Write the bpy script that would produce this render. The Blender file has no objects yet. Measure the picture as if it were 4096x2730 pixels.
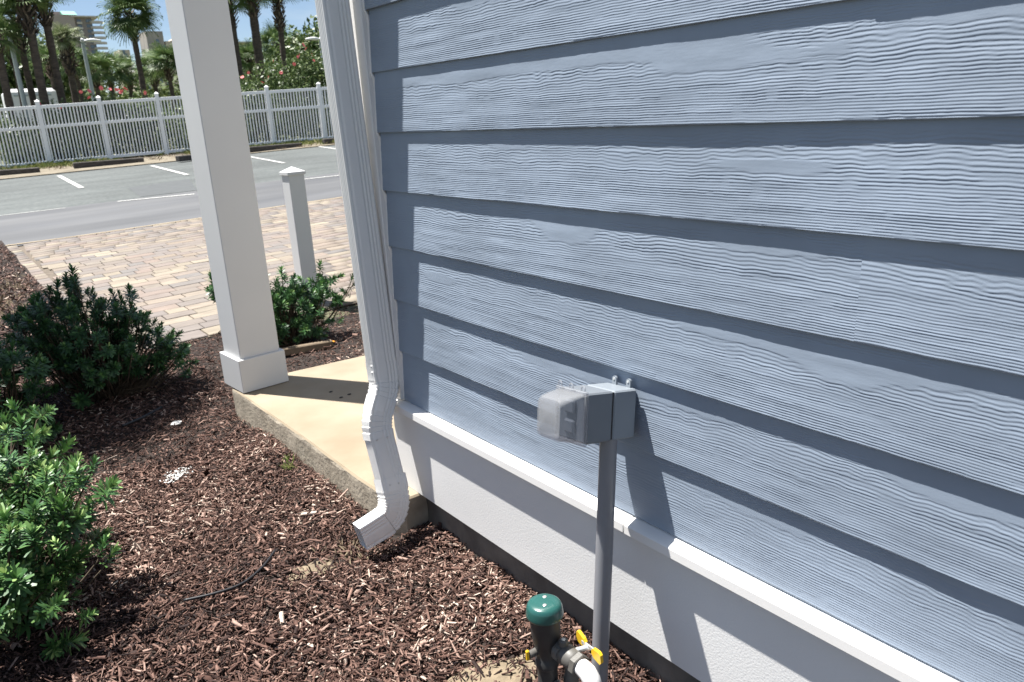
import bpy, math, random
import numpy as np
from mathutils import Vector, Matrix, Euler

random.seed(7)
rng = np.random.default_rng(11)
scene = bpy.context.scene
COL = scene.collection
H = 1.43                      # camera height above the mulch bed; the wall runs along +X at Y = -1.2

# ------------------------------------------------------------------ camera, sky, sun, exposure
cam_d = bpy.data.cameras.new('camera')
cam = bpy.data.objects.new('camera', cam_d)
COL.objects.link(cam)
CX = np.array([-0.60532209, -0.193634, 0.77206933])      # world X, Y, Z axes in camera space (right, down, forward)
CY = np.array([-0.79397957, 0.2156179, -0.56842358])
CZ = np.array([-0.05640583, -0.95708662, -0.28425972])
right = Vector((CX[0], CY[0], CZ[0])); down = Vector((CX[1], CY[1], CZ[1])); fwd = Vector((CX[2], CY[2], CZ[2]))
m = Matrix.Identity(4)
for i, v in enumerate((right, -down, -fwd)):
    v = v.normalized()
    for r in range(3):
        m[r][i] = v[r]
m.translation = (0, 0, H)
cam.matrix_world = m
cam_d.sensor_width = 36
cam_d.lens = 3130 / 4096 * 36
cam_d.clip_start = 0.05
cam_d.clip_end = 3000
cam_d.dof.use_dof = True
cam_d.dof.focus_distance = 2.1
cam_d.dof.aperture_fstop = 9
scene.camera = cam

SUN_E = math.radians(68.2)
SUN_A = math.radians(31)      # from +X towards +Y
sdir = Vector((math.cos(SUN_A) * math.cos(SUN_E), math.sin(SUN_A) * math.cos(SUN_E), math.sin(SUN_E)))
world = bpy.data.worlds.new('World')
scene.world = world
world.use_nodes = True
wn = world.node_tree.nodes; wl = world.node_tree.links
wn.clear()
sky = wn.new('ShaderNodeTexSky'); sky.sky_type = 'NISHITA'; sky.sun_disc = False
sky.sun_elevation = SUN_E
sky.sun_rotation = math.pi / 2 - SUN_A
sky.air_density = 0.75; sky.dust_density = 0.4; sky.ozone_density = 1.0
wtc = wn.new('ShaderNodeTexCoord')
wmap = wn.new('ShaderNodeMapping'); wmap.inputs['Scale'].default_value = (1, 1, 4.5)
wno = wn.new('ShaderNodeTexNoise'); wno.inputs['Scale'].default_value = 3.2; wno.inputs['Detail'].default_value = 7
wno.inputs['Roughness'].default_value = 0.55
wr = wn.new('ShaderNodeValToRGB'); wr.color_ramp.elements[0].position = 0.46; wr.color_ramp.elements[1].position = 0.93
wmx = wn.new('ShaderNodeMixRGB'); wmx.inputs['Color2'].default_value = (7.5, 7.8, 8.0, 1)
wb = wn.new('ShaderNodeBackground'); wb.inputs['Strength'].default_value = 0.05
wo = wn.new('ShaderNodeOutputWorld')
wl.new(wtc.outputs['Generated'], wmap.inputs['Vector']); wl.new(wmap.outputs['Vector'], wno.inputs['Vector'])
wl.new(wno.outputs['Fac'], wr.inputs['Fac']); wl.new(wr.outputs['Color'], wmx.inputs['Fac'])
wl.new(sky.outputs['Color'], wmx.inputs['Color1']); wl.new(wmx.outputs['Color'], wb.inputs['Color'])
wl.new(wb.outputs['Background'], wo.inputs['Surface'])

sun_d = bpy.data.lights.new('sun', 'SUN')
sun_d.energy = 5.0
sun_d.angle = math.radians(0.55)
sun_d.color = (1.0, 0.965, 0.915)
sun = bpy.data.objects.new('sun', sun_d)
sun.rotation_euler = sdir.to_track_quat('Z', 'Y').to_euler()
sun.location = sdir * 30
COL.objects.link(sun)

scene.view_settings.view_transform = 'Standard'
scene.view_settings.look = 'None'
scene.view_settings.gamma = 1
scene.view_settings.use_curve_mapping = False
scene.view_settings.exposure = 1.36
try:
    scene.cycles.max_bounces = 8
    scene.cycles.transparent_max_bounces = 8
except Exception:
    pass

# ------------------------------------------------------------------ helpers
def ray(dx, dy):
    """direction in world space of a point of the photograph (2353-wide coordinates)"""
    k = 4096 / 2353
    r = np.array([dx * k - 2048, dy * k - 1365, 3130.0])
    return np.array([r @ CX, r @ CY, r @ CZ])

def at_x(dx, dy, x):
    r = ray(dx, dy); q = r / r[0] * x
    return Vector((q[0], q[1], q[2] + H))

def lot_z(x, y):
    t = min(x, 27.5); yc = max(-14.0, min(7.0, y))
    return 0.022 * t - 0.024 * yc - 1.578 + H

def at_lot(dx, dy):
    r = ray(dx, dy); t = -1.578 / (r[2] - 0.022 * r[0] + 0.024 * r[1])
    return Vector((r[0] * t, r[1] * t, r[2] * t + H))

def at_bed(dx, dy, h=0.0):
    r = ray(dx, dy); t = (h - H) / r[2]
    return Vector((r[0] * t, r[1] * t, h))

def tag(o, label=None, cat=None, group=None, kind=None):
    if label: o['label'] = label
    if cat: o['category'] = cat
    if group: o['group'] = group
    if kind: o['kind'] = kind
    return o

def empty(name, loc=(0, 0, 0)):
    o = bpy.data.objects.new(name, None)
    o.location = loc; o.empty_display_size = 0.1
    COL.objects.link(o)
    return o

def link(name, me, parent=None, loc=None):
    o = bpy.data.objects.new(name, me)
    COL.objects.link(o)
    if parent is not None: o.parent = parent
    if loc is not None: o.location = loc
    return o

def origin(o):
    v = Vector((0, 0, 0))
    while o is not None:
        v += o.location; o = o.parent
    return v

class MB:
    """collects shapes in world coordinates; build() links them as one mesh object"""
    def __init__(s): s.v = []; s.f = []; s.mi = []
    def add(s, vs, fs, mi=0):
        b = len(s.v); s.v += [tuple(v) for v in vs]
        s.f += [tuple(i + b for i in f) for f in fs]; s.mi += [mi] * len(fs)
        return s
    def box(s, c, size, rot=None, mi=0, bev=0.0):
        hx, hy, hz = (a / 2 for a in size)
        if bev <= 0:
            vs = [Vector((x, y, z)) for x in (-hx, hx) for y in (-hy, hy) for z in (-hz, hz)]
            fs = [(0, 1, 3, 2), (4, 6, 7, 5), (0, 4, 5, 1), (2, 3, 7, 6), (0, 2, 6, 4), (1, 5, 7, 3)]
        else:
            b = min(bev, hx * .9, hy * .9, hz * .9)
            vs = []; idx = {}
            for sx in (-1, 1):
                for sy in (-1, 1):
                    for sz in (-1, 1):
                        for ax in range(3):
                            p = [sx * (hx - b), sy * (hy - b), sz * (hz - b)]
                            p[ax] = (sx * hx, sy * hy, sz * hz)[ax]
                            idx[sx, sy, sz, ax] = len(vs); vs.append(Vector(p))
            fs = []
            for ax in range(3):
                o1, o2 = (ax + 1) % 3, (ax + 2) % 3
                for sg in (-1, 1):
                    q = []
                    for a, bb in ((-1, -1), (1, -1), (1, 1), (-1, 1)):
                        k = [0, 0, 0]; k[ax] = sg; k[o1] = a; k[o2] = bb
                        q.append(idx[(*k, ax)])
                    fs.append(q if sg > 0 else q[::-1])
                for a in (-1, 1):
                    for bb in (-1, 1):
                        q = []
                        for (sg, which) in ((-1, o1), (1, o1), (1, o2), (-1, o2)):
                            k = [0, 0, 0]; k[ax] = sg; k[o1] = a; k[o2] = bb
                            q.append(idx[(*k, which)])
                        fs.append(q if a * bb < 0 else q[::-1])
            for sx in (-1, 1):
                for sy in (-1, 1):
                    for sz in (-1, 1):
                        q = [idx[sx, sy, sz, a] for a in range(3)]
                        fs.append(q if sx * sy * sz > 0 else q[::-1])
        if rot is not None: vs = [rot @ v for v in vs]
        c = Vector(c)
        return s.add([v + c for v in vs], fs, mi)
    def tube(s, path, radii, n=10, caps=True, mi=0, squash=1.0):
        path = [Vector(p) for p in path]
        if not hasattr(radii, '__len__'): radii = [radii] * len(path)
        rings = []; up = None
        for i, p in enumerate(path):
            t = (path[min(i + 1, len(path) - 1)] - path[max(i - 1, 0)])
            t = t.normalized() if t.length > 1e-9 else Vector((0, 0, 1))
            if up is None:
                up = Vector((0, 0, 1)) if abs(t.z) < .9 else Vector((1, 0, 0))
            u = (up - t * up.dot(t)).normalized(); w = t.cross(u); up = u
            rings.append([p + (u * math.cos(2 * math.pi * k / n) + w * math.sin(2 * math.pi * k / n) * squash) * radii[i] for k in range(n)])
        vs = [v for r in rings for v in r]; fs = []
        for i in range(len(rings) - 1):
            for k in range(n):
                a = i * n + k; b = i * n + (k + 1) % n
                fs.append((a, b, b + n, a + n))
        if caps:
            fs.append(tuple(range(n))[::-1]); fs.append(tuple((len(rings) - 1) * n + k for k in range(n)))
        return s.add(vs, fs, mi)
    def lathe(s, base, prof, n=24, axis=None, mi=0):
        """prof: list of (radius, height) along axis from base"""
        ax = Vector(axis or (0, 0, 1)).normalized()
        u = ax.orthogonal().normalized(); w = ax.cross(u); base = Vector(base)
        vs = []; fs = []
        for r, z in prof:
            for k in range(n):
                a = 2 * math.pi * k / n
                vs.append(base + ax * z + (u * math.cos(a) + w * math.sin(a)) * r)
        for i in range(len(prof) - 1):
            for k in range(n):
                a = i * n + k; b = i * n + (k + 1) % n
                fs.append((a, b, b + n, a + n))
        fs.append(tuple(range(n))[::-1]); fs.append(tuple((len(prof) - 1) * n + k for k in range(n)))
        return s.add(vs, fs, mi)
    def mesh(s, name, mats, off=Vector((0, 0, 0)), smooth=False):
        me = bpy.data.meshes.new(name)
        me.from_pydata([(v[0] - off[0], v[1] - off[1], v[2] - off[2]) for v in s.v], [], s.f)
        if not isinstance(mats, (list, tuple)): mats = [mats]
        for q in mats: me.materials.append(q)
        if len(mats) > 1: me.polygons.foreach_set('material_index', s.mi)
        if smooth: me.polygons.foreach_set('use_smooth', [True] * len(me.polygons))
        me.update()
        return me
    def build(s, name, mats, parent=None, smooth=False, auto=None):
        off = origin(parent) if parent is not None else Vector((0, 0, 0))
        o = link(name, s.mesh(name, mats, off, smooth or auto is not None), parent)
        if auto is not None: sharp(o.data, auto)
        return o

def sharp(me, deg):
    me.set_sharp_from_angle(angle=math.radians(deg))

def np_mesh(name, V, F, mat, smooth=False):
    """V (n,3) float, F (m,k) int with k = 3 or 4"""
    me = bpy.data.meshes.new(name)
    V = np.ascontiguousarray(V, dtype=np.float32); F = np.ascontiguousarray(F, dtype=np.int32)
    k = F.shape[1]
    me.vertices.add(len(V)); me.vertices.foreach_set('co', V.ravel())
    me.loops.add(F.size); me.loops.foreach_set('vertex_index', F.ravel())
    me.polygons.add(len(F))
    me.polygons.foreach_set('loop_start', np.arange(len(F), dtype=np.int32) * k)
    me.polygons.foreach_set('loop_total', np.full(len(F), k, dtype=np.int32))
    if smooth: me.polygons.foreach_set('use_smooth', np.ones(len(F), dtype=bool))
    if mat is not None: me.materials.append(mat)
    me.update(calc_edges=True); me.validate()
    return me

def face_attr(me, name, vals):
    a = me.attributes.new(name, 'FLOAT', 'FACE'); a.data.foreach_set('value', np.asarray(vals, dtype=np.float32))

class Noise:
    def __init__(s, seed): s.t = np.random.default_rng(seed).random((256, 256))
    def __call__(s, x, y):
        x = np.asarray(x, float); y = np.asarray(y, float)
        xi = np.floor(x).astype(int); yi = np.floor(y).astype(int)
        fx = x - xi; fy = y - yi
        fx = fx * fx * fx * (fx * (fx * 6 - 15) + 10); fy = fy * fy * fy * (fy * (fy * 6 - 15) + 10)
        g = lambda a, b: s.t[a % 256, b % 256]
        return (g(xi, yi) * (1 - fx) + g(xi + 1, yi) * fx) * (1 - fy) + (g(xi, yi + 1) * (1 - fx) + g(xi + 1, yi + 1) * fx) * fy
def sstep(a, b, x):
    t = np.clip((x - a) / (b - a), 0, 1); return t * t * (3 - 2 * t)

# ------------------------------------------------------------------ materials
def mat(name, col, rough=0.6, var=0.0, vscale=6.0, bump=0.0, bscale=60.0, spec=0.5, metal=0.0, col2=None, coords='Object', detail=5, bdist=0.002, stretch=None, coat=0.0):
    mt = bpy.data.materials.new(name); mt.use_nodes = True
    nt = mt.node_tree; bs = nt.nodes['Principled BSDF']
    bs.inputs['Base Color'].default_value = (*col, 1); bs.inputs['Roughness'].default_value = rough
    bs.inputs['Metallic'].default_value = metal; bs.inputs['Specular IOR Level'].default_value = spec
    if coat: bs.inputs['Coat Weight'].default_value = coat
    tc = nt.nodes.new('ShaderNodeTexCoord'); src = tc.outputs[coords]
    if stretch:
        mp = nt.nodes.new('ShaderNodeMapping'); mp.inputs['Scale'].default_value = stretch
        nt.links.new(src, mp.inputs['Vector']); src = mp.outputs['Vector']
    if var or col2:
        no = nt.nodes.new('ShaderNodeTexNoise'); no.inputs['Scale'].default_value = vscale; no.inputs['Detail'].default_value = detail
        nt.links.new(src, no.inputs['Vector'])
        rp = nt.nodes.new('ShaderNodeValToRGB'); rp.color_ramp.elements[0].position = .3; rp.color_ramp.elements[1].position = .7
        c2 = col2 or tuple(min(1, c * (1 + var)) for c in col)
        c1 = col if col2 else tuple(c * (1 - var) for c in col)
        rp.color_ramp.elements[0].color = (*c1, 1); rp.color_ramp.elements[1].color = (*c2, 1)
        nt.links.new(no.outputs['Fac'], rp.inputs['Fac']); nt.links.new(rp.outputs['Color'], bs.inputs['Base Color'])
    if bump:
        nb = nt.nodes.new('ShaderNodeTexNoise'); nb.inputs['Scale'].default_value = bscale; nb.inputs['Detail'].default_value = 6
        nt.links.new(src, nb.inputs['Vector'])
        bp = nt.nodes.new('ShaderNodeBump'); bp.inputs['Strength'].default_value = bump; bp.inputs['Distance'].default_value = bdist
        nt.links.new(nb.outputs['Fac'], bp.inputs['Height']); nt.links.new(bp.outputs['Normal'], bs.inputs['Normal'])
    return mt

def wear(mt, scale, lo, hi, stretch):
    nt = mt.node_tree; bs = nt.nodes['Principled BSDF']; src = bs.inputs['Base Color'].links[0].from_socket
    tc = nt.nodes.new('ShaderNodeTexCoord'); mp = nt.nodes.new('ShaderNodeMapping'); mp.inputs['Scale'].default_value = stretch
    no = nt.nodes.new('ShaderNodeTexNoise'); no.inputs['Scale'].default_value = scale; no.inputs['Detail'].default_value = 6
    mr = nt.nodes.new('ShaderNodeMapRange'); mr.inputs[1].default_value = .35; mr.inputs[2].default_value = .68; mr.inputs[3].default_value = lo; mr.inputs[4].default_value = hi
    mx = nt.nodes.new('ShaderNodeMixRGB'); mx.blend_type = 'MULTIPLY'; mx.inputs['Fac'].default_value = 1
    nt.links.new(tc.outputs['Object'], mp.inputs['Vector']); nt.links.new(mp.outputs['Vector'], no.inputs['Vector']); nt.links.new(no.outputs['Fac'], mr.inputs[0])
    nt.links.new(src, mx.inputs['Color1']); nt.links.new(mr.outputs[0], mx.inputs['Color2']); nt.links.new(mx.outputs['Color'], bs.inputs['Base Color'])

def tone_mat(name, stops, rough=0.8, attr='tone', objrand=False, spec=0.3, noise=0.0, nscale=40, transl=0.0, bump=0.0, stretch=None):
    """colour picked per face (attribute) or per object from a ramp of the thing's own colours"""
    mt = bpy.data.materials.new(name); mt.use_nodes = True
    nt = mt.node_tree; bs = nt.nodes['Principled BSDF']
    bs.inputs['Roughness'].default_value = rough; bs.inputs['Specular IOR Level'].default_value = spec
    if objrand:
        at = nt.nodes.new('ShaderNodeObjectInfo'); fac = at.outputs['Random']
    else:
        at = nt.nodes.new('ShaderNodeAttribute'); at.attribute_name = attr; fac = at.outputs['Fac']
    rp = nt.nodes.new('ShaderNodeValToRGB'); el = rp.color_ramp.elements
    while len(el) < len(stops): el.new(0.5)
    for e, (p, c) in zip(el, stops): e.position = p; e.color = (*c, 1)
    nt.links.new(fac, rp.inputs['Fac']); out = rp.outputs['Color']
    if noise:
        tc = nt.nodes.new('ShaderNodeTexCoord'); vec = tc.outputs['Object']
        if stretch:
            mp = nt.nodes.new('ShaderNodeMapping'); mp.inputs['Scale'].default_value = stretch
            nt.links.new(vec, mp.inputs['Vector']); vec = mp.outputs['Vector']
        if objrand:
            ad = nt.nodes.new('ShaderNodeVectorMath'); ad.operation = 'ADD'
            sc = nt.nodes.new('ShaderNodeVectorMath'); sc.operation = 'SCALE'; sc.inputs['Scale'].default_value = 37.0
            cv = nt.nodes.new('ShaderNodeCombineXYZ'); nt.links.new(fac, cv.inputs['X']); nt.links.new(fac, cv.inputs['Y'])
            nt.links.new(cv.outputs['Vector'], sc.inputs[0]); nt.links.new(vec, ad.inputs[0]); nt.links.new(sc.outputs['Vector'], ad.inputs[1])
            vec = ad.outputs['Vector']
        no = nt.nodes.new('ShaderNodeTexNoise'); no.inputs['Scale'].default_value = nscale; no.inputs['Detail'].default_value = 4
        nt.links.new(vec, no.inputs['Vector'])
        mr = nt.nodes.new('ShaderNodeMapRange'); mr.inputs[1].default_value = .3; mr.inputs[2].default_value = .7
        mr.inputs[3].default_value = 1 - noise; mr.inputs[4].default_value = 1 + noise
        nt.links.new(no.outputs['Fac'], mr.inputs[0])
        mx = nt.nodes.new('ShaderNodeMixRGB'); mx.blend_type = 'MULTIPLY'; mx.inputs['Fac'].default_value = 1
        nt.links.new(out, mx.inputs['Color1']); nt.links.new(mr.outputs[0], mx.inputs['Color2']); out = mx.outputs['Color']
        if bump:
            bp = nt.nodes.new('ShaderNodeBump'); bp.inputs['Strength'].default_value = bump; bp.inputs['Distance'].default_value = .002
            nt.links.new(no.outputs['Fac'], bp.inputs['Height']); nt.links.new(bp.outputs['Normal'], bs.inputs['Normal'])
    nt.links.new(out, bs.inputs['Base Color'])
    if transl:
        tr = nt.nodes.new('ShaderNodeBsdfTranslucent'); ms = nt.nodes.new('ShaderNodeMixShader'); ms.inputs['Fac'].default_value = transl
        o = nt.nodes['Material Output']
        nt.links.new(out, tr.inputs['Color']); nt.links.new(bs.outputs['BSDF'], ms.inputs[1]); nt.links.new(tr.outputs['BSDF'], ms.inputs[2])
        nt.links.new(ms.outputs['Shader'], o.inputs['Surface'])
    return mt

M = {}
M['siding'] = mat('siding_paint', (.250, .302, .375), .5, var=.07, vscale=6, bump=.25, bscale=420, bdist=.0006)
M['white'] = mat('white_trim', (.78, .77, .75), .42, var=.03, vscale=2, bump=.08, bscale=300, bdist=.0005)
M['stucco'] = mat('white_stucco', (.74, .74, .73), .75, var=.03, vscale=1.5, bump=.55, bscale=190, bdist=.0012)
M['sheath'] = mat('wall_sheathing', (.5, .5, .5), .8)
M['foundation'] = mat('foundation_concrete', (.13, .12, .105), .9, var=.3, vscale=9, bump=.6, bscale=90)
M['slab'] = mat('slab_concrete', (.235, .188, .125), .85, col2=(.30, .25, .18), vscale=4.5, bump=.35, bscale=160, bdist=.001)
M['slab_side'] = mat('slab_edge_concrete', (.27, .235, .18), .9, col2=(.42, .37, .29), vscale=14, bump=.8, bscale=70, bdist=.004)
M['gutter'] = mat('downspout_paint', (.80, .795, .775), .3, var=.02, vscale=3, coat=.15)
wear(M['siding'], 2.2, .93, 1.05, (1, 1, 2.5)); wear(M['stucco'], 2.0, .93, 1.02, (1, 1, 1.6)); wear(M['foundation'], 4, .7, 1.35, (1, 1, .5))
M['screw'] = mat('screw_head', (.7, .7, .68), .3, metal=.6)
M['dark'] = mat('dark_inside', (.03, .03, .03), .9)
M['post'] = mat('post_paint', (.57, .575, .575), .45, var=.025, vscale=2.5, bump=.1, bscale=240, bdist=.0006)
M['boxgrey'] = mat('box_grey_pvc', (.205, .232, .262), .42, var=.04, vscale=12, bump=.06, bscale=400, bdist=.0004)
M['boxdark'] = mat('box_dark_grey_pvc', (.15, .168, .19), .42, var=.04, vscale=12, bump=.06, bscale=400, bdist=.0004)
M['pipegrey'] = mat('conduit_grey_pvc', (.205, .21, .228), .4, var=.06, vscale=9, stretch=(4, 4, .6))
M['bed'] = mat('bed_soil', (.026, .018, .014), 1.0, var=.5, vscale=30, bump=.8, bscale=60, bdist=.01)
M['sand'] = mat('pale_sand', (.19, .15, .10), .95, var=.25, vscale=40, bump=.8, bscale=160, bdist=.004)
M['verge'] = mat('verge_sand', (.13, .11, .078), .95, col2=(.22, .19, .14), vscale=3, bump=.6, bscale=30, bdist=.02)
M['ground'] = mat('sandy_ground', (.115, .105, .065), .95, col2=(.055, .075, .028), vscale=.6, bump=.4, bscale=8, bdist=.02)
M['joint'] = mat('paver_bedding_sand', (.12, .098, .075), .95, var=.3, vscale=40)
M['asphalt_old'] = mat('old_asphalt', (.062, .071, .069), .9, col2=(.102, .111, .108), vscale=14, bump=.6, bscale=70, bdist=.006, detail=9)
M['asphalt_new'] = mat('smooth_asphalt', (.073, .076, .082), .85, col2=(.095, .097, .100), vscale=1.4, bump=.4, bscale=110, bdist=.003, detail=10, stretch=(.9, .25, 1))
wear(M['asphalt_old'], .8, .82, 1.22, (1.6, .5, 1)); wear(M['asphalt_new'], .7, .85, 1.2, (2.2, .35, 1)); wear(M['slab'], 1.6, .9, 1.06, (1, 1, 1))
M['patch'] = mat('patched_asphalt', (.068, .074, .076), .85, var=.1, vscale=8, bump=.4, bscale=120)
M['roadpaint'] = mat('worn_white_paint', (.5, .5, .48), .7, col2=(.3, .3, .29), vscale=14, detail=8)
M['fence'] = mat('fence_vinyl', (.86, .88, .89), .4, var=.03, vscale=1)
M['timber'] = mat('weathered_timber', (.07, .062, .055), .9, var=.45, vscale=5, bump=.7, bscale=30, stretch=(6, 1, 6), bdist=.01)
M['tube'] = mat('black_poly_tube', (.014, .014, .016), .45)
M['greencap'] = mat('green_cap', (.018, .085, .075), .28, var=.05, vscale=30, coat=.3)
M['blackpvc'] = mat('black_pvc', (.028, .029, .03), .5, var=.25, vscale=25, bump=.15, bscale=200)
M['darkgrey'] = mat('dark_grey_valve', (.105, .10, .09), .5, var=.15, vscale=30, bump=.15, bscale=220)
M['pvcwhite'] = mat('white_pvc', (.8, .79, .77), .3, var=.02, vscale=20)
M['yellow'] = mat('yellow_handle', (.72, .44, .015), .42, var=.08, vscale=40)
M['brass'] = mat('steel_port', (.55, .55, .53), .35, metal=.7)
M['lamp'] = mat('lamp_post_paint', (.42, .47, .47), .5)
M['lampwhite'] = mat('lamp_head_paint', (.75, .76, .76), .4)
M['red'] = mat('red_wrapper', (.6, .03, .03), .3, col2=(.75, .5, .05), vscale=40)
M['trash'] = mat('white_litter', (.75, .74, .7), .6, var=.1, vscale=30)
M['bark'] = mat('palm_bark', (.085, .066, .052), .95, var=.4, vscale=5, bump=.8, bscale=14, stretch=(1, 1, 5), bdist=.05)
M['boot'] = tone_mat('palm_boot', [(0, (.045, .034, .028)), (.6, (.12, .092, .072)), (1, (.26, .215, .17))], .95)
M['frond'] = tone_mat('palm_frond', [(0, (.045, .085, .028)), (.5, (.085, .145, .045)), (1, (.17, .22, .08))], .5, transl=.22)
M['frondpale'] = tone_mat('pale_palm_frond', [(0, (.09, .13, .05)), (.5, (.16, .2, .08)), (1, (.3, .33, .2))], .5, transl=.22)
M['bush'] = tone_mat('hedge_leaf', [(0, (.03, .055, .018)), (.5, (.085, .135, .04)), (.85, (.18, .23, .085)), (1, (.33, .36, .2))], .45, transl=.2)
M['fartree'] = tone_mat('distant_leaf', [(0, (.05, .075, .022)), (.6, (.11, .15, .045)), (1, (.19, .21, .075))], .7, transl=.15)
M['petal'] = mat('pink_petal', (.75, .16, .16), .6, var=.2, vscale=20)
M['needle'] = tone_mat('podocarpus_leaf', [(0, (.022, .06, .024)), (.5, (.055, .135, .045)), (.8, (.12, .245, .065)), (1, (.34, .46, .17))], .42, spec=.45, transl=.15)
M['stem'] = mat('shrub_stem', (.075, .055, .035), .9, var=.3, vscale=40)
M['grass'] = tone_mat('grass_blade', [(0, (.06, .09, .02)), (.6, (.13, .17, .04)), (1, (.3, .28, .12))], .8, transl=.2)
M['straw'] = tone_mat('dry_straw', [(0, (.11, .08, .05)), (1, (.30, .24, .16))], .9)
M['chip'] = tone_mat('bark_chip', [(0, (.015, .008, .007)), (.30, (.056, .028, .021)), (.58, (.118, .065, .049)), (.80, (.215, .132, .103)), (.93, (.34, .24, .195)), (1, (.54, .44, .36))], .78, noise=.35, nscale=120)
M['paver'] = tone_mat('paver_clay', [(0, (.205, .168, .132)), (.18, (.168, .148, .135)), (.34, (.23, .198, .152)), (.5, (.192, .158, .138)), (.64, (.158, .147, .138)), (.8, (.205, .163, .138)), (1, (.262, .23, .178))], .85, objrand=True, noise=.16, nscale=9, stretch=(3, .7, 1), bump=.4)
M['paverfar'] = tone_mat('paver_clay_mass', [(0, (.205, .168, .132)), (.18, (.168, .148, .135)), (.34, (.23, .198, .152)), (.5, (.192, .158, .138)), (.64, (.158, .147, .138)), (.8, (.205, .163, .138)), (1, (.262, .23, .178))], .85, noise=.16, nscale=9, stretch=(3, .7, 1), bump=.4)
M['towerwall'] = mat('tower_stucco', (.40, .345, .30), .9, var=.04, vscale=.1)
M['towertaupe'] = mat('tower_taupe', (.30, .265, .25), .9, var=.04, vscale=.1)  # darker taupe of the front wall and stair tower
M['balcony'] = mat('balcony_white', (.60, .57, .53), .8)
M['glass'] = mat('window_glass', (.10, .14, .18), .12, spec=.8)
M['greenroof'] = mat('green_metal_roof', (.16, .38, .30), .6)
M['cream'] = mat('cream_stucco', (.52, .46, .36), .9, var=.08, vscale=.3)
M['stain'] = mat('stained_stucco', (.50, .45, .38), .9, col2=(.2, .2, .2), vscale=.28, detail=8, stretch=(1, 1, .45))
M['trailer'] = mat('trailer_white', (.8, .8, .8), .4)
M['rubber'] = mat('rubber', (.02, .02, .02), .8)

# smoky frosted plastic of the in-use cover: a thin moulded shell that lets most light through
mt = bpy.data.materials.new('clear_plastic'); mt.use_nodes = True
nt = mt.node_tree; bs = nt.nodes['Principled BSDF']
bs.inputs['Base Color'].default_value = (.45, .465, .48, 1); bs.inputs['Roughness'].default_value = .25
bs.inputs['Specular IOR Level'].default_value = .6
tr = nt.nodes.new('ShaderNodeBsdfTransparent'); tr.inputs['Color'].default_value = (.86, .86, .88, 1)
ms = nt.nodes.new('ShaderNodeMixShader'); ms.inputs['Fac'].default_value = .27
nt.links.new(tr.outputs['BSDF'], ms.inputs[1]); nt.links.new(bs.outputs['BSDF'], ms.inputs[2])
nt.links.new(ms.outputs['Shader'], nt.nodes['Material Output'].inputs['Surface'])
M['clear'] = mt

# ------------------------------------------------------------------ ground
def bed_h(x, y):
    x = np.asarray(x, float); y = np.asarray(y, float)
    n = NG(x / .55 + 9, y / .55 + 4); n2 = NG(x / .14 + 3, y / .14 + 8)
    h = .030 * (n - .5) + .012 * (n2 - .5)
    h = h + .040 * np.exp(-((y + 1.15) / .22) ** 2) * sstep(2.15, 1.75, x)
    h = h + .050 * np.exp(-((x - 2.62) / .30) ** 2 - ((y + 1.02) / .12) ** 2)
    h = h + .035 * np.exp(-((x - 3.2) / .4) ** 2 - ((y + 1.0) / .15) ** 2)
    h = h - .022 * np.exp(-((x - 2.26) / .14) ** 2 - ((y + 1.0) / .12) ** 2)
    h = h + .045 * np.exp(-((x - 2.10) / .10) ** 2 - ((y + 1.17) / .07) ** 2)
    h = h + .03 * np.exp(-((x - 4.7) / .5) ** 2 - ((y + 2.0) / .5) ** 2)
    return h
NG = Noise(3)

# terrain: one sheet to the horizon, follows the lot's slope and sinks under everything laid on it
def terrain():
    xs = np.concatenate([np.linspace(-60, -4, 8), np.linspace(-3, 30, 67), np.array([36, 45, 60, 90, 140, 250, 500, 1200])])
    ys = np.concatenate([np.array([-1200, -500, -200, -90, -40]), np.linspace(-24, 14, 39), np.array([30, 80, 200, 500, 1200])])
    X, Y = np.meshgrid(xs, ys, indexing='ij'); Z = np.zeros_like(X)
    for i in range(X.shape[0]):
        for j in range(X.shape[1]):
            Z[i, j] = lot_z(X[i, j], Y[i, j]) - .03 if X[i, j] > 5.2 else -.06
    n = len(ys); idx = np.arange(X.size).reshape(X.shape)
    F = np.stack([idx[:-1, :-1], idx[1:, :-1], idx[1:, 1:], idx[:-1, 1:]], -1).reshape(-1, 4)
    me = np_mesh('ground', np.stack([X, Y, Z], -1).reshape(-1, 3), F, M['ground'], True)
    o = link('ground', me); tag(o, kind='structure', label='sandy ground reaching past the fence to the horizon')
terrain()

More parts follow.
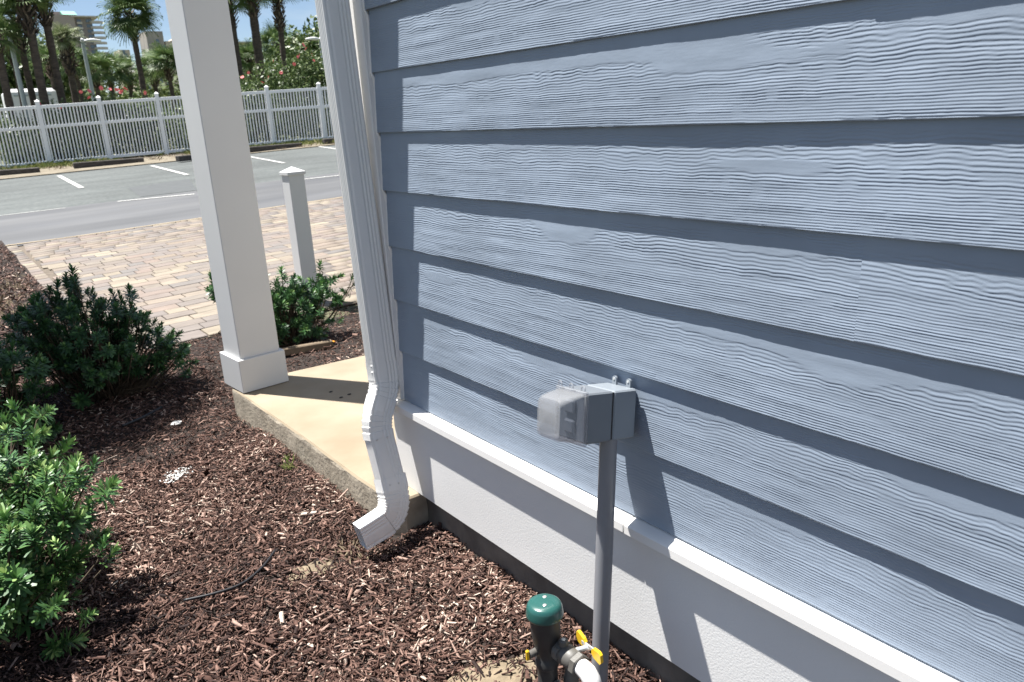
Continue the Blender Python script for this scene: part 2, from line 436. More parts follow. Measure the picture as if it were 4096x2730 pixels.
def bed():
    xs = np.concatenate([np.linspace(-6, -.7, 14), np.linspace(-.6, 5.62, 190)]); ys = np.concatenate([np.linspace(-3.4, 1.6, 150), np.linspace(1.8, 5.5, 16)])
    X, Y = np.meshgrid(xs, ys, indexing='ij'); Z = bed_h(X, Y)
    idx = np.arange(X.size).reshape(X.shape)
    F = np.stack([idx[:-1, :-1], idx[1:, :-1], idx[1:, 1:], idx[:-1, 1:]], -1).reshape(-1, 4)
    me = np_mesh('planting_bed', np.stack([X, Y, Z - .012], -1).reshape(-1, 3), F, M['bed'], True)
    tag(link('planting_bed', me), kind='structure', label='dark soil bed under the bark mulch')
    # beyond the drive's left edge the bed goes on
    xs = np.linspace(5.62, 11.9, 60); ys = np.linspace(-.78, 5.5, 50)
    X, Y = np.meshgrid(xs, ys, indexing='ij')
    Z = np.vectorize(lot_z)(X, Y) + .02 + .05 * NG(X / .5, Y / .5)
    idx = np.arange(X.size).reshape(X.shape)
    F = np.stack([idx[:-1, :-1], idx[1:, :-1], idx[1:, 1:], idx[:-1, 1:]], -1).reshape(-1, 4)
    me = np_mesh('side_bed', np.stack([X, Y, Z], -1).reshape(-1, 3), F, M['bed'], True)
    tag(link('side_bed', me), kind='structure', label='planting bed beside the paver drive')
bed()

def chips(name, P, L, Wd, Th, tilt, mat_, label, kind='stuff', cat=None, tone=None, az=None):
    """many splinters of bark at points P (n,3): tapered slivers with six corners"""
    n = len(P)
    a = rng.random(n) * 2 * math.pi if az is None else az
    t1 = rng.normal(0, tilt, n); t2 = rng.normal(0, tilt * 1.3, n)
    ux = np.stack([np.cos(a) * np.cos(t1), np.sin(a) * np.cos(t1), np.sin(t1)], 1)
    vy = np.stack([-np.sin(a) * np.cos(t2), np.cos(a) * np.cos(t2), np.sin(t2)], 1)
    wz = np.cross(ux, vy); wz /= np.linalg.norm(wz, axis=1)[:, None]
    def c(fl, fw, ft): return P + ux * (L * fl)[:, None] + vy * (Wd * fw)[:, None] + wz * (Th * ft)[:, None]
    j = lambda s: rng.uniform(-s, s, n)
    V = np.stack([c(-.5 + j(.1), -.35 + j(.2), j(.3)), c(-.5 + j(.1), .35 + j(.2), j(.3)), c(.5 + j(.1), .3 + j(.2), j(.3)), c(.5 + j(.1), -.3 + j(.2), j(.3)),
                  c(-.42 + j(.1), -.2 + j(.2), 1 + j(.3)), c(-.40 + j(.1), .3 + j(.15), 1 + j(.3)), c(.42 + j(.1), .25 + j(.15), 1 + j(.3)), c(.38 + j(.1), -.25 + j(.15), 1 + j(.3))], 1).reshape(-1, 3)
    base = np.array([(4, 7, 6, 5), (1, 5, 6, 2), (3, 7, 4, 0)])
    F = (np.arange(n)[:, None, None] * 8 + base[None]).reshape(-1, 4)
    me = np_mesh(name, V, F, mat_)
    tn = np.clip(rng.beta(1.3, 1.5, n) + .34 * (NG(P[:, 0] / .33 + 2, P[:, 1] / .33) - .5), 0, 1) if tone is None else tone
    face_attr(me, 'tone', np.repeat(tn, 3))
    return tag(link(name, me), label, cat, kind=kind)

def mulch():
    P = []
    def patch(n, x0, x1, y0, y1, rule=None):
        x = rng.uniform(x0, x1, n); y = rng.uniform(y0, y1, n)
        ok = ~((x > 2.225) & (x < 3.96) & (y < -1.085))
        ok &= ~((x < 2.40) & (y < -1.222))
        # thinner where the sand shows
        sand = .8 * np.exp(-((x - 2.27) / .06) ** 2 - ((y + .79) / .11) ** 2) + 1.35 * np.exp(-((x - 1.40) / .11) ** 2 - ((y + .86) / .20) ** 2)
        ok &= rng.random(n) > sand * .62
        if rule is not None: ok &= rule(x, y)
        return np.stack([x[ok], y[ok]], 1)
    P.append(patch(34000, 1.0, 2.4, -1.22, .25))
    P.append(patch(29000, 2.4, 3.6, -1.12, .5))
    P.append(patch(22000, 3.6, 5.62, -1.2, .7))
    P.append(patch(9000, 3.9, 5.62, -3.2, -1.15))
    P.append(patch(2500, -.5, 1.0, -1.22, .6))
    P.append(patch(2500, 1.0, 3.6, .3, 1.3))
    n0 = sum(map(len, P))
    XY = np.concatenate(P); n = len(XY)
    lay = rng.random(n)
    Z = bed_h(XY[:, 0], XY[:, 1]) - .010 + .024 * lay
    Pt = np.column_stack([XY, Z])
    big = rng.random(n) < .12
    L = rng.gamma(2.8, .0062, n) + .005; L[big] *= 1.7
    Wd = rng.gamma(2.6, .0014, n) + .0018; Wd[big] *= 1.7
    Th = rng.uniform(.0012, .0036, n)
    chips('bark_mulch', Pt, L, Wd, Th, .34, M['chip'], 'reddish brown shredded bark mulch covering the planting bed')
    # the bed beside the drive
    x = rng.uniform(5.62, 11.5, 5000); y = rng.uniform(-.76, .9, 5000)
    z = np.array([lot_z(a, b) for a, b in zip(x, y)]) + .035 + .05 * NG(x / .5, y / .5)
    chips('side_mulch', np.column_stack([x, y, z]), rng.uniform(.03, .09, 5000), rng.uniform(.008, .02, 5000), rng.uniform(.003, .008, 5000), .35, M['chip'],
          'brown mulch on the bed left of the paver drive')
mulch()

def sand_patch(name, c, rx, ry, label, n=26):
    vs = []; fs = []
    R_ = 9
    for i in range(R_ + 1):
        for k in range(n):
            a = 2 * math.pi * k / n; f = i / R_
            w = 1 + .35 * (NG(math.cos(a) * 1.7 + c[0] * 5, math.sin(a) * 1.7 + 7) - .5) * 2
            x = c[0] + rx * f * w * math.cos(a); y = c[1] + ry * f * w * math.sin(a)
            vs.append((x, y, float(bed_h(x, y)) + .010 * (1 - f * f) - .004 + .006 * float(NG(x * 40, y * 40)) * (1 - f)))
    for i in range(R_):
        for k in range(n):
            a = i * n + k; b = i * n + (k + 1) % n
            fs.append((a, a + n, b + n, b))
    b = MB(); b.add(vs, fs)
    return tag(b.build(name, M['sand'], smooth=True), label, kind='stuff')
sand_patch('sand', (2.27, -.78), .05, .09, 'pale bare sand showing through the mulch by the downspout outlet')
sand_patch('sand', (1.40, -.86), .12, .20, 'pale sandy soil around the irrigation valve')

# ------------------------------------------------------------------ concrete slab (porch floor)
def slab():
    zt = -1.284 + H
    prof = [(2.228, -1.135), (2.30, -1.098), (2.5, -1.09), (3.0, -1.093), (3.5, -1.088), (3.90, -1.083), (3.945, -1.10), (3.93, -1.4), (3.90, -1.8), (3.9, -3.3), (2.215, -3.3)]
    pts = []
    for (a, b) in zip(prof, prof[1:] + prof[:1]):
        nseg = max(1, int(math.dist(a, b) / .05))
        for i in range(nseg):
            f = i / nseg; pts.append((a[0] + (b[0] - a[0]) * f, a[1] + (b[1] - a[1]) * f))
    n = len(pts); cx, cy = 3.1, -2.0
    rings = [(0.0, -.20, 1), (0.0, -.02, 1), (-.002, -.007, 1), (-.009, 0, 0), (-.03, .001, 0)]
    vs = []; fs = []; mi = []
    for (d, dz, rough) in rings:
        for k, (x, y) in enumerate(pts):
            L_ = math.hypot(cx - x, cy - y); jit = .0045 * (NG(x * 17, y * 17 + dz * 60) - .5) * rough
            px = x + (cx - x) / L_ * (-d + 0) * -1 * -1 if False else x - (x - cx) / L_ * (-d) + (x - cx) / L_ * jit
            py = y - (y - cy) / L_ * (-d) + (y - cy) / L_ * jit
            vs.append((px, py, zt + dz))
    for i in range(len(rings) - 1):
        for k in range(n):
            a = i * n + k; b = i * n + (k + 1) % n
            fs.append((a, b, b + n, a + n)); mi.append(1 if i < 2 else 0)
    fs.append(tuple((len(rings) - 1) * n + k for k in range(n))); mi.append(0)
    b = MB(); b.v = vs; b.f = [f[::-1] for f in fs]; b.mi = mi
    o = b.build('patio_slab', [M['slab'], M['slab_side']])
    tag(o, 'tan concrete patio slab under the white porch post', kind='structure')
slab()

# ------------------------------------------------------------------ house
house = empty('house', (2.3, -1.3, 0))
tag(house, 'blue grey lap sided house with white skirt and corner trim', 'house')
EXPO = .179; Z0 = -.944; TB = .0106

def siding_board(k, x0, x1, seed, fine=True, proud=0.0):
    no = [Noise(seed * 7 + q) for q in range(6)]
    zb = Z0 + k * EXPO + H
    hv = EXPO + .02
    if fine:
        xs = np.concatenate([np.arange(x0, min(.25, x1), .03), np.arange(max(x0, .25), x1, .0058), [x1]]) if x0 < .25 else np.concatenate([np.arange(x0, x1, .0058), [x1]])
        vv = np.concatenate([np.array([0, .0006]), np.linspace(.0016, hv, 196)])
    else:
        xs = np.concatenate([np.arange(x0, x1, .03), [x1]]); vv = np.linspace(0, hv, 40)
    U, V = np.meshgrid(xs, vv, indexing='ij')
    u = U + seed * 3.7
    top = sstep(.03, .17, V)
    # the pressed cedar grain: wavy lines, broader and more crooked towards the top of each course
    slow = no[0](u / .42, V / .10 + 5) - .5
    mid = no[1](u / .085, V / .05 + 9) - .5
    jig = no[2](u / .023, V / .030 + 2) - .5
    jig2 = no[4](u / .011, V / .012 + 4) - .5
    warp = slow * (.006 + .012 * top) + mid * (.0018 + .0052 * top) + jig * (.0010 + .0032 * top) + jig2 * (.0006 + .0014 * top)
    ph = V / .0049 - 5.0 * top * top + warp / .0049
    fl = np.floor(ph); fr = ph - fl
    ridge = np.where(fr < .36, sstep(0, .36, fr), sstep(1.0, .36, fr))
    amp = .55 + .65 * no[3](u / .22, fl * .731 + 3)
    flat = sstep(.60, .66, no[4](u / .26 + 1.3, V / .035 + 7) * (.50 + .60 * top) + .10 * jig + .05 * (fr - .5))
    brk = sstep(.10, .2, no[5](u / .035, fl * .37))
    amp = amp * (1 - .95 * flat) * (.40 + .60 * brk)
    hgt = ridge * amp * .00064 + flat * .00060 + (no[3](u / .12, V / .02 + 30) - .5) * .0008 + (no[5](u / .9, V / .3) - .5) * .0014 + (no[1](u / .012, V / .006) - .5) * .00012
    edge = sstep(0, .0018, V)
    Yf = -1.2 - TB * (V / EXPO) + hgt * (.3 + .7 * edge) - .0012 * (1 - edge) + proud
    Zf = zb + V
    Zf[:, 0] += (no[2](xs / .03, xs * 0 + 3) - .5) * .0012
    nx, nv = U.shape
    Vt = np.stack([U, Yf, Zf], -1).reshape(-1, 3)
    idx = np.arange(nx * nv).reshape(nx, nv)
    F = np.stack([idx[:-1, :-1], idx[:-1, 1:], idx[1:, 1:], idx[1:, :-1]], -1).reshape(-1, 4)
    # underside of the butt and the two ends
    back = np.stack([xs, np.full(nx, -1.2 - .0125), Zf[:, 0] + .0004], -1)
    b0 = len(Vt); Vt = np.concatenate([Vt, back])
    bi = b0 + np.arange(nx)
    F2 = np.stack([bi[:-1], idx[:-1, 0], idx[1:, 0], bi[1:]], -1)
    ends = []
    for e in (0, nx - 1):
        eb = len(Vt); Vt = np.concatenate([Vt, np.stack([np.full(nv, xs[e]), np.full(nv, -1.2 - .0125) - TB * vv / EXPO, Zf[e]], -1)])
        q = np.stack([idx[e, :-1], idx[e, 1:], eb + np.arange(1, nv), eb + np.arange(0, nv - 1)], -1)
        ends.append(q if e == 0 else q[:, ::-1])
    F = np.concatenate([F[:, ::-1], F2[:, ::-1]] + ends)
    off = np.array(house.location)
    me = np_mesh('siding_board', Vt - off, F, M['siding'], True)
    sharp(me, 50)
    link('siding_board', me, house)

XL = 2.279
for k in range(0, 9):
    if k == 3:
        siding_board(k, .6657, XL, 20 + k, True, -.0007); siding_board(k, -1.6, .66565, 41, True, 0.0)
    elif k == 6:
        siding_board(k, .6835, XL, 20 + k, True, -.0022); siding_board(k, -1.6, .6830, 44, True, 0.0)
    else:
        siding_board(k, -1.6, XL, 20 + k, True)
for k in range(9, 13):
    siding_board(k, -1.6, XL, 20 + k, False)

b = MB()   # wall body behind the boards, return wall round the corner
b.box((.36, -1.24 - .05, (-.98 + H + 2.85) / 2), (4.0, .05, 2.85 - (-.98 + H)))
b.box((.36, -2.3, 1.5), (4.0, 1.9, 2.7))
b.build('wall_body', M['sheath'], house)
b = MB()
ztop = Z0 + 13 * EXPO + H
b.box((2.3255, -1.206, (Z0 + .002 + H + ztop) / 2), (.089, .034, ztop - (Z0 + .002 + H)), bev=.0025)
b.box((2.3575, -1.262, (Z0 + .002 + H + ztop) / 2), (.025, .076, ztop - (Z0 + .002 + H)), bev=.002)
b.build('corner_trim', M['white'], house)
b = MB()  # caulk bead along the trim, thick at each lap
pts = []; rad = []
for i in range(0, 13 * 12):
    v = (i % 12) / 12
    z = Z0 + H + EXPO * i / 12
    pts.append((2.2795, -1.2015 - TB * v + (.002 if v > .85 else 0), z)); rad.append(.0032 + .0022 * (1 if v > .8 else .25))
b.tube(pts, rad, 7)
b.build('caulk_bead', M['white'], house, smooth=True)

def ledge_piece(x0, x1, dz=0.0):
    pr = [(-1.222, -.9425), (-1.183, -.9515), (-1.1715, -.9545), (-1.1685, -.9575), (-1.168, -.9785), (-1.170, -.981), (-1.19, -.981), (-1.192, -.984), (-1.222, -.984)]
    xs = [x0, x0 + .0015] + list(np.linspace(x0 + .1, x1 - .1, 6)) + [x1 - .0015, x1]
    b = MB(); n = len(pr); vs = []
    for i, x in enumerate(xs):
        ins = .0015 if i in (0, len(xs) - 1) else 0
        for (y, z) in pr: vs.append((x, y - ins * (1 if y > -1.19 else 0), z + dz + H - ins * (1 if z > -.96 else -1) * .6))
    fs = []
    for i in range(len(xs) - 1):
        for k in range(n):
            a = i * n + k; c = i * n + (k + 1) % n
            fs.append((a, a + n, c + n, c))
    fs.append(tuple(range(n))); fs.append(tuple((len(xs) - 1) * n + k for k in range(n))[::-1])
    b.add(vs, fs)
    o = b.build('ledge_cap', M['white'], house, auto=35)
    return o
ledge_piece(1.1875, 2.392)
ledge_piece(-1.6, 1.1855, -.0012)
b = MB()
b.box((.3825, -1.2125, (-.983 - 1.285) / 2 + H), (3.965, .035, .302), bev=.003)
b.box((2.353, -1.262, (-.983 - 1.283) / 2 + H), (.030, .062, .298), bev=.003)
b.build('skirt_panel', M['stucco'], house)
b = MB()   # drip strip under the cap
b.box((.39, -1.1925, -.9875 + H), (3.98, .006, .0065))
b.build('drip_strip', M['white'], house)
b = MB()
xs = np.linspace(-1.6, 2.33, 120); zs = np.linspace(-.3, -1.2855 + H, 16)
Xf, Zf = np.meshgrid(xs, zs, indexing='ij'); Yf = -1.2215 + .006 * (NG(Xf * 14, Zf * 14) - .5) + .003 * (NG(Xf * 50, Zf * 50) - .5)
idx = np.arange(Xf.size).reshape(Xf.shape)
F = np.stack([idx[:-1, :-1], idx[:-1, 1:], idx[1:, 1:], idx[1:, :-1]], -1).reshape(-1, 4)[:, ::-1]
me = np_mesh('foundation', np.stack([Xf, Yf, Zf], -1).reshape(-1, 3) - np.array(house.location), F, M['foundation'], True)
link('foundation', me, house)

# ------------------------------------------------------------------ downspout
ds = empty('downspout', (2.322, -1.15, 0))
tag(ds, 'white ribbed metal downspout on the house corner, outlet kicked out over the mulch', 'downspout')
XC = 2.322

def section(hw=.0445, hd=.0265, n=0):
    """outline of the pipe: (in-plane normal a, along X b) with pressed ribs"""
    pts = []
    def side(p, q, nrm, ribs, depth):
        N = 34
        for i in range(N):
            f = i / N
            if f < .05 or f > .95:
                d = -.0022 * (1 - min(f, 1 - f) / .05)
            else:
                d = 0
                for (c, w) in ribs:
                    t = abs(f - c) / w
                    if t < 1: d -= depth * (1 - t * t) ** 1.0
            pts.append((p[0] + (q[0] - p[0]) * f + nrm[0] * d, p[1] + (q[1] - p[1]) * f + nrm[1] * d))
    wide = [(.14, .05), (.27, .05), (.40, .05), (.86, .05)]
    nar = [(.2, .06), (.4, .06), (.6, .06), (.8, .06)]
    side((hw, hd), (-hw, hd), (0, 1), wide, .0020)
    side((-hw, hd), (-hw, -hd), (-1, 0), nar, .0022)
    side((-hw, -hd), (hw, -hd), (0, -1), wide, .0020)
    side((hw, -hd), (hw, hd), (1, 0), nar, .0022)
    return pts
SEC = section()

XN = 2.295
def ctl(y, z, xn=XN):
    """centre of the pipe: (y, z) read on the plane X = XN, moved along the line of sight to a near face at xn"""
    return (xn + .0265, y * xn / XN - .003, z * xn / XN)

def sweep(path, scales, open_end=False, inner=False):
    """rectangular ribbed section swept along a path of (x, y, zrel)"""
    b = MB(); n = len(SEC); vs = []
    P = [Vector((p[0], p[1], p[2] + H)) for p in path]
    def rings(f):
        for i, p in enumerate(P):
            t = (P[min(i + 1, len(P) - 1)] - P[max(i - 1, 0)]).normalized()
            bx_ = Vector((1, 0, 0)); bx_ = (bx_ - t * bx_.dot(t)).normalized()
            nrm = t.cross(bx_)          # points outwards (+Y) while the pipe runs down
            if nrm.y < 0 and abs(t.y) < .9: nrm = -nrm
            s = scales[i] if hasattr(scales, '__len__') else scales
            for (a, c) in SEC:
                vs.append(p + nrm * (a * s * f) + bx_ * (c * s * f))
    rings(1.0); fs = []
    m = len(P)
    for i in range(m - 1):
        for k in range(n):
            a = i * n + k; c = i * n + (k + 1) % n
            fs.append((a, c, c + n, a + n))
    if inner:
        rings(.955); o = m * n
        for i in range(m - 1):
            for k in range(n):
                a = o + i * n + k; c = o + i * n + (k + 1) % n
                fs.append((a, a + n, c + n, c))
        for k in range(n):
            a = (m - 1) * n + k; c = (m - 1) * n + (k + 1) % n
            fs.append((a, c, c + o, a + o))
    b.add(vs, fs)
    return b

def bez(pts, n):
    """Catmull-Rom through pts"""
    out = []; P = [np.array(p, float) for p in pts]
    P = [2 * P[0] - P[1]] + P + [2 * P[-1] - P[-2]]
    for i in range(1, len(P) - 2):
        for j in range(n):
            t = j / n
            out.append(.5 * ((2 * P[i]) + (-P[i - 1] + P[i + 1]) * t + (2 * P[i - 1] - 5 * P[i] + 4 * P[i + 1] - P[i + 2]) * t * t + (-P[i - 1] + 3 * P[i] - 3 * P[i + 1] + P[i + 2]) * t ** 3))
    out.append(P[-2]); return out

def crimp(path, at, depth=.055, wid=.012):
    s = []; d = 0; acc = [0]
    for a, b_ in zip(path, path[1:]): acc.append(acc[-1] + float(np.linalg.norm(np.array(b_) - np.array(a))))
    for q in acc:
        v = 1.0
        for c in at:
            t = (q - c) / wid
            if 0 <= t < 1: v -= depth * t           # each pleat steps in, then springs back out
        s.append(v)
    return s
def dense(pts, n=60):
    q = np.linspace(0, 1, len(pts))
    return [np.array([np.interp(f, q, [p[c] for p in pts]) for c in range(3)]) for f in np.linspace(0, 1, n)]
upper = [ctl(-1.0990, .95, 2.325), ctl(-1.148, -.86, 2.281)]
sweep(dense(upper, 12), 1.0).build('pipe', M['gutter'], ds, auto=40)
e1 = bez([ctl(-1.1475, -.80, 2.283), ctl(-1.1485, -.86, 2.279), ctl(-1.147, -.892, 2.272), ctl(-1.137, -.925, 2.264), ctl(-1.1215, -.962, 2.256), ctl(-1.1095, -.998, 2.248), ctl(-1.1045, -1.03, 2.242), ctl(-1.1065, -1.072, 2.233)], 26)
sweep(e1, [1.03 * c for c in crimp(e1, (.062, .078, .094, .110, .176, .193, .210, .226), .075, .0155)], inner=True).build('elbow', M['gutter'], ds, auto=40)
mid_ = [ctl(-1.1055, -1.05, 2.238), ctl(-1.1335, -1.255, 2.196)]
sweep(dense(mid_, 16), .985).build('offset_pipe', M['gutter'], ds, auto=40)
e2 = bez([ctl(-1.1305, -1.228, 2.202), ctl(-1.1365, -1.285, 2.188), ctl(-1.1365, -1.332, 2.178), ctl(-1.1225, -1.371, 2.172), ctl(-1.092, -1.393, 2.17), ctl(-1.05, -1.4035, 2.17), ctl(-.992, -1.4165, 2.17)], 30)
s2 = [1.09 * c for c in crimp(e2, (.046, .060, .074, .088, .102, .116, .130, .144), .075, .0135)]
s2 = [a * (1 - .05 * sstep(.17, .27, i / len(s2) * .29)) for i, a in enumerate(s2)]
sweep(e2, s2, inner=True).build('outlet_elbow', M['gutter'], ds, auto=40)
# strap with its folded tab, and screws
st = dense([ctl(-1.1473, -.795), ctl(-1.1481, -.826)], 4)
o = sweep(st, [1.05, 1.056, 1.056, 1.05]).build('strap', M['gutter'], ds, auto=40)
b = MB()
for dz in (-.80, -.822):
    b.tube([(XC - .029, -1.108, dz + H + .006), (XC - .031, -1.100, dz + H), (XC - .02, -1.1005, dz + H - .003)], [.003, .004, .003], 6)
b.build('strap_tab', M['gutter'], o, smooth=True)
for (y, z, xn) in ((-1.085, -1.064, 2.235), (-1.124, -1.066, 2.235), (-1.115, -1.245, 2.197), (-1.150, -1.25, 2.196)):
    p = ctl(y, z, xn); b = MB(); b.lathe((p[0] - .0285, p[1], p[2] + H), [(.004, 0), (.004, .0012), (.0022, .0028)], 10, axis=(-1, 0, -.4)); b.build('screw', M['screw'], ds)

# ------------------------------------------------------------------ outlet box with conduit
bxR = Matrix(((0.99573669, 0.03658289, 0.08467662), (-0.02120797, 0.98419531, -0.17581185), (-0.08977004, 0.1732665, 0.98077524)))
ob = empty('outlet_box', (0, 0, 0))
ob.matrix_world = Matrix.Translation((1.164, -1.1974, -.6177 + H)) @ bxR.to_4x4()
tag(ob, 'grey weatherproof outlet box with smoky clear cover on a leaning grey conduit', 'outlet box')
bw, bh = .097, .1115
def lbuild(bm_, name, mats, parent=ob, auto=30):
    me = bm_.mesh(name, mats, smooth=True); sharp(me, auto); return link(name, me, parent)
b = MB(); b.box((bw / 2, .034, -bh / 2), (bw, .068, bh), bev=.0035); rear = lbuild(b, 'rear_box', M['boxgrey'])
b = MB(); b.box((bw / 2, .0695, -bh / 2), (bw - .006, .006, bh - .006)); lbuild(b, 'seam_filler', M['dark'])  # dark filler in the gap between the boxes, standing in for its shade
b = MB(); b.box((bw / 2, .1085, -bh / 2), (bw, .0745, bh), bev=.0035); lbuild(b, 'extension_box', M['boxdark'])
# flange and bubble cover (a moulded shell)
def shell(prof, t=.0022):
    """prof: list of (y, x0, x1, z0, z1, corner radius); open at the back"""
    b = MB(); rings = []; N = 6
    def ring(y, x0, x1, z0, z1, r):
        out = []
        for (cx, cz, a0) in ((x1 - r, z1 - r, 0), (x0 + r, z1 - r, 90), (x0 + r, z0 + r, 180), (x1 - r, z0 + r, 270)):
            for i in range(N + 1):
                a = math.radians(a0 + 90 * i / N); out.append((cx + r * math.cos(a), y, cz + r * math.sin(a)))
        return out
    for p in prof: rings.append(ring(*p))
    for p in prof[::-1]: rings.append(ring(p[0] - t, p[1] + t, p[2] - t, p[3] + t, p[4] - t, max(.002, p[5] - t)))
    n = len(rings[0]); vs = [v for r in rings for v in r]; fs = []
    for i in range(len(rings) - 1):
        if i == len(prof) - 1: continue
        for k in range(n):
            a = i * n + k; c = i * n + (k + 1) % n; fs.append((a, c, c + n, a + n))
    fs.append(tuple((len(prof) - 1) * n + k for k in range(n)))
    fs.append(tuple(len(prof) * n + k for k in range(n))[::-1])
    for k in range(n):
        a = k; c = (k + 1) % n; o = (len(rings) - 1) * n; fs.append((c, a, a + o, c + o))
    b.add(vs, fs); return b
cov = lbuild(shell([(.150, .001, bw - .001, -bh + .001, -.001, .008), (.156, .0015, bw - .0015, -bh + .002, -.0015, .008), (.185, .004, bw - .004, -bh + .0065, -.005, .012), (.206, .006, bw - .006, -bh + .0095, -.009, .016), (.213, .0095, bw - .0095, -bh + .013, -.0125, .015), (.2155, .015, bw - .015, -bh + .018, -.018, .012)]), 'clear_cover', M['clear'])
b = MB()
fr = [(-.004, .147, .004), (bw + .004, .147, .004)]
for (cx_, cz_, sx, sz) in ((bw / 2, .0005, bw + .008, .008), (bw / 2, -bh - .0005, bw + .008, .008), (-.0005, -bh / 2, .008, bh - .006), (bw + .0005, -bh / 2, .008, bh - .006)):
    b.box((cx_, .1495, cz_), (sx, .009, sz), bev=.002)
lbuild(b, 'cover_flange', M['clear'])
b = MB(); b.box((bw / 2, .1470, -bh / 2), (bw - .008, .004, bh - .008), bev=.001); b.box((bw / 2, .153, -.034), (.034, .010, .030), bev=.004); b.box((bw / 2, .153, -.078), (.034, .010, .030), bev=.004); lbuild(b, 'receptacle', M['boxgrey'])
for x in (.012, .052, .090):
    b = MB()
    for i in range(13):
        pass
    b.tube([(x + .0058 * math.cos(a), .1495, .0085 + .0062 * math.sin(a)) for a in np.linspace(-.6, math.pi + .6, 14)], .0021, 7); lbuild(b, 'hinge_lug', M['clear'])
for x in (.024, .070):
    b = MB(); prof = [(-.007, 0), (.007, 0), (.007, .015)] + [(.007 * math.cos(a), .015 + .007 * math.sin(a)) for a in np.linspace(.3, math.pi - .3, 6)] + [(-.007, .015)]
    n = len(prof); vs = [(x + p[0], y, p[1] - .002) for y in (.001, .006) for p in prof]
    fs = [tuple(range(n)), tuple(range(n, 2 * n))[::-1]] + [(k, k + n, (k + 1) % n + n, (k + 1) % n) for k in range(n)]
    b.add(vs, fs); tb = lbuild(b, 'mounting_tab', M['boxgrey'])
    b = MB(); b.lathe((x, .006, .013), [(.0033, 0), (.003, .0015), (.001, .002)], 10, axis=(0, 1, 0)); lbuild(b, 'screw', M['screw'], tb)
# conduit in world space, parented to the box
inv = ob.matrix_world.inverted()
T = ob.matrix_world @ Vector((.024, .058, -bh + .004)); Bt = Vector((1.150, -1.03, -.06))
b = MB(); b.tube([T.lerp(Bt, f) for f in np.linspace(0, 1, 24)], .0200, 28)
b2 = MB(); b2.v = [tuple(inv @ Vector(v)) for v in b.v]; b2.f = b.f; b2.mi = b.mi
lbuild(b2, 'conduit', M['pipegrey'])

# ------------------------------------------------------------------ irrigation vacuum breaker and valves
VX, VY = 1.20, -.930
vb = empty('irrigation_valve', (VX, VY, 0))
tag(vb, 'black vacuum breaker with green domed cap, yellow handled ball valve and white elbow', 'valve')
zc = lambda z: z + H
b = MB(); b.lathe((VX, VY, zc(-1.0975)), [(.0418, 0), (.0430, .002), (.0428, .006), (.0408, .021), (.0378, .0285), (.0325, .0325), (.021, .0345), (.002, .035)], 40)
cap = b.build('cap', M['greencap'], vb, auto=50)
for (dx, dy) in ((.012, -.012), (-.012, .008)):
    b = MB(); b.lathe((VX + dx, VY + dy, zc(-1.0634)), [(.0048, 0), (.0048, .0012), (.003, .0022)], 12); b.build('screw', M['brass'], cap)
b = MB()
b.lathe((VX, VY, zc(-1.46)), [(.0235, 0), (.0235, .150), (.0265, .154), (.0265, .170), (.0235, .174), (.0235, .226), (.0272, .230), (.0272, .246), (.0240, .250), (.0238, .262), (.0262, .278), (.0312, .300), (.0338, .318), (.0345, .345), (.0350, .366)], 36)
b.build('body', M['blackpvc'], vb, auto=40)
for dz in (-1.30, -1.33, -1.36):
    b = MB(); b.lathe((VX, VY, zc(dz)), [(.0245, 0), (.0258, .0015), (.0258, .004), (.0245, .0055)], 32); b.build('rib', M['blackpvc'], vb, auto=40)
# test cock on the side facing the bed
b = MB(); b.tube([(VX + .01, VY + .020, zc(-1.190)), (VX + .008, VY + .046, zc(-1.188))], .009, 12); tcx = b.build('test_cock', M['darkgrey'], vb, auto=40)
b = MB(); b.box((VX + .008, VY + .049, zc(-1.186)), (.008, .008, .026), bev=.002); b.build('test_cock_handle', M['yellow'], tcx)
b = MB(); b.lathe((VX - .026, VY - .004, zc(-1.268)), [(.0085, 0), (.0085, .009), (.005, .0095), (.0045, .004)], 14, axis=(-1, .15, 0)); b.build('port', M['darkgrey'], vb, auto=40)
# ball valve along -X
VZ = zc(-1.180); VY2 = VY - .015
bv = MB()
bv.lathe((VX - .024, VY2, VZ), [(.019, 0), (.021, .004), (.0255, .0045), (.0255, .021), (.021, .0215), (.0235, .026), (.0245, .04), (.0235, .056), (.021, .060)], 6 if False else 28, axis=(-1, 0, -.04))
ball = bv.build('ball_valve', M['darkgrey'], vb, auto=35)
for off, r in ((.006, .027), (.060, .0265)):
    b = MB(); b.lathe((VX - .024 - off, VY2, VZ - .04 * off), [(r - .002, 0), (r, .002), (r, .015), (r - .002, .017)], 6, axis=(-1, 0, -.04)); b.build('hex_nut', M['darkgrey'], ball)
b = MB(); b.lathe((VX - .046, VY2 + .002, VZ + .021), [(.0105, 0), (.0105, .013), (.009, .0145), (.006, .0146), (.0055, .012)], 18); tp = b.build('test_port', M['darkgrey'], ball, auto=40)
b = MB(); b.lathe((VX - .046, VY2 + .002, VZ + .0335), [(.0058, 0), (.0058, .0028), (.0035, .003)], 6); b.build('port_screw', M['brass'], tp)
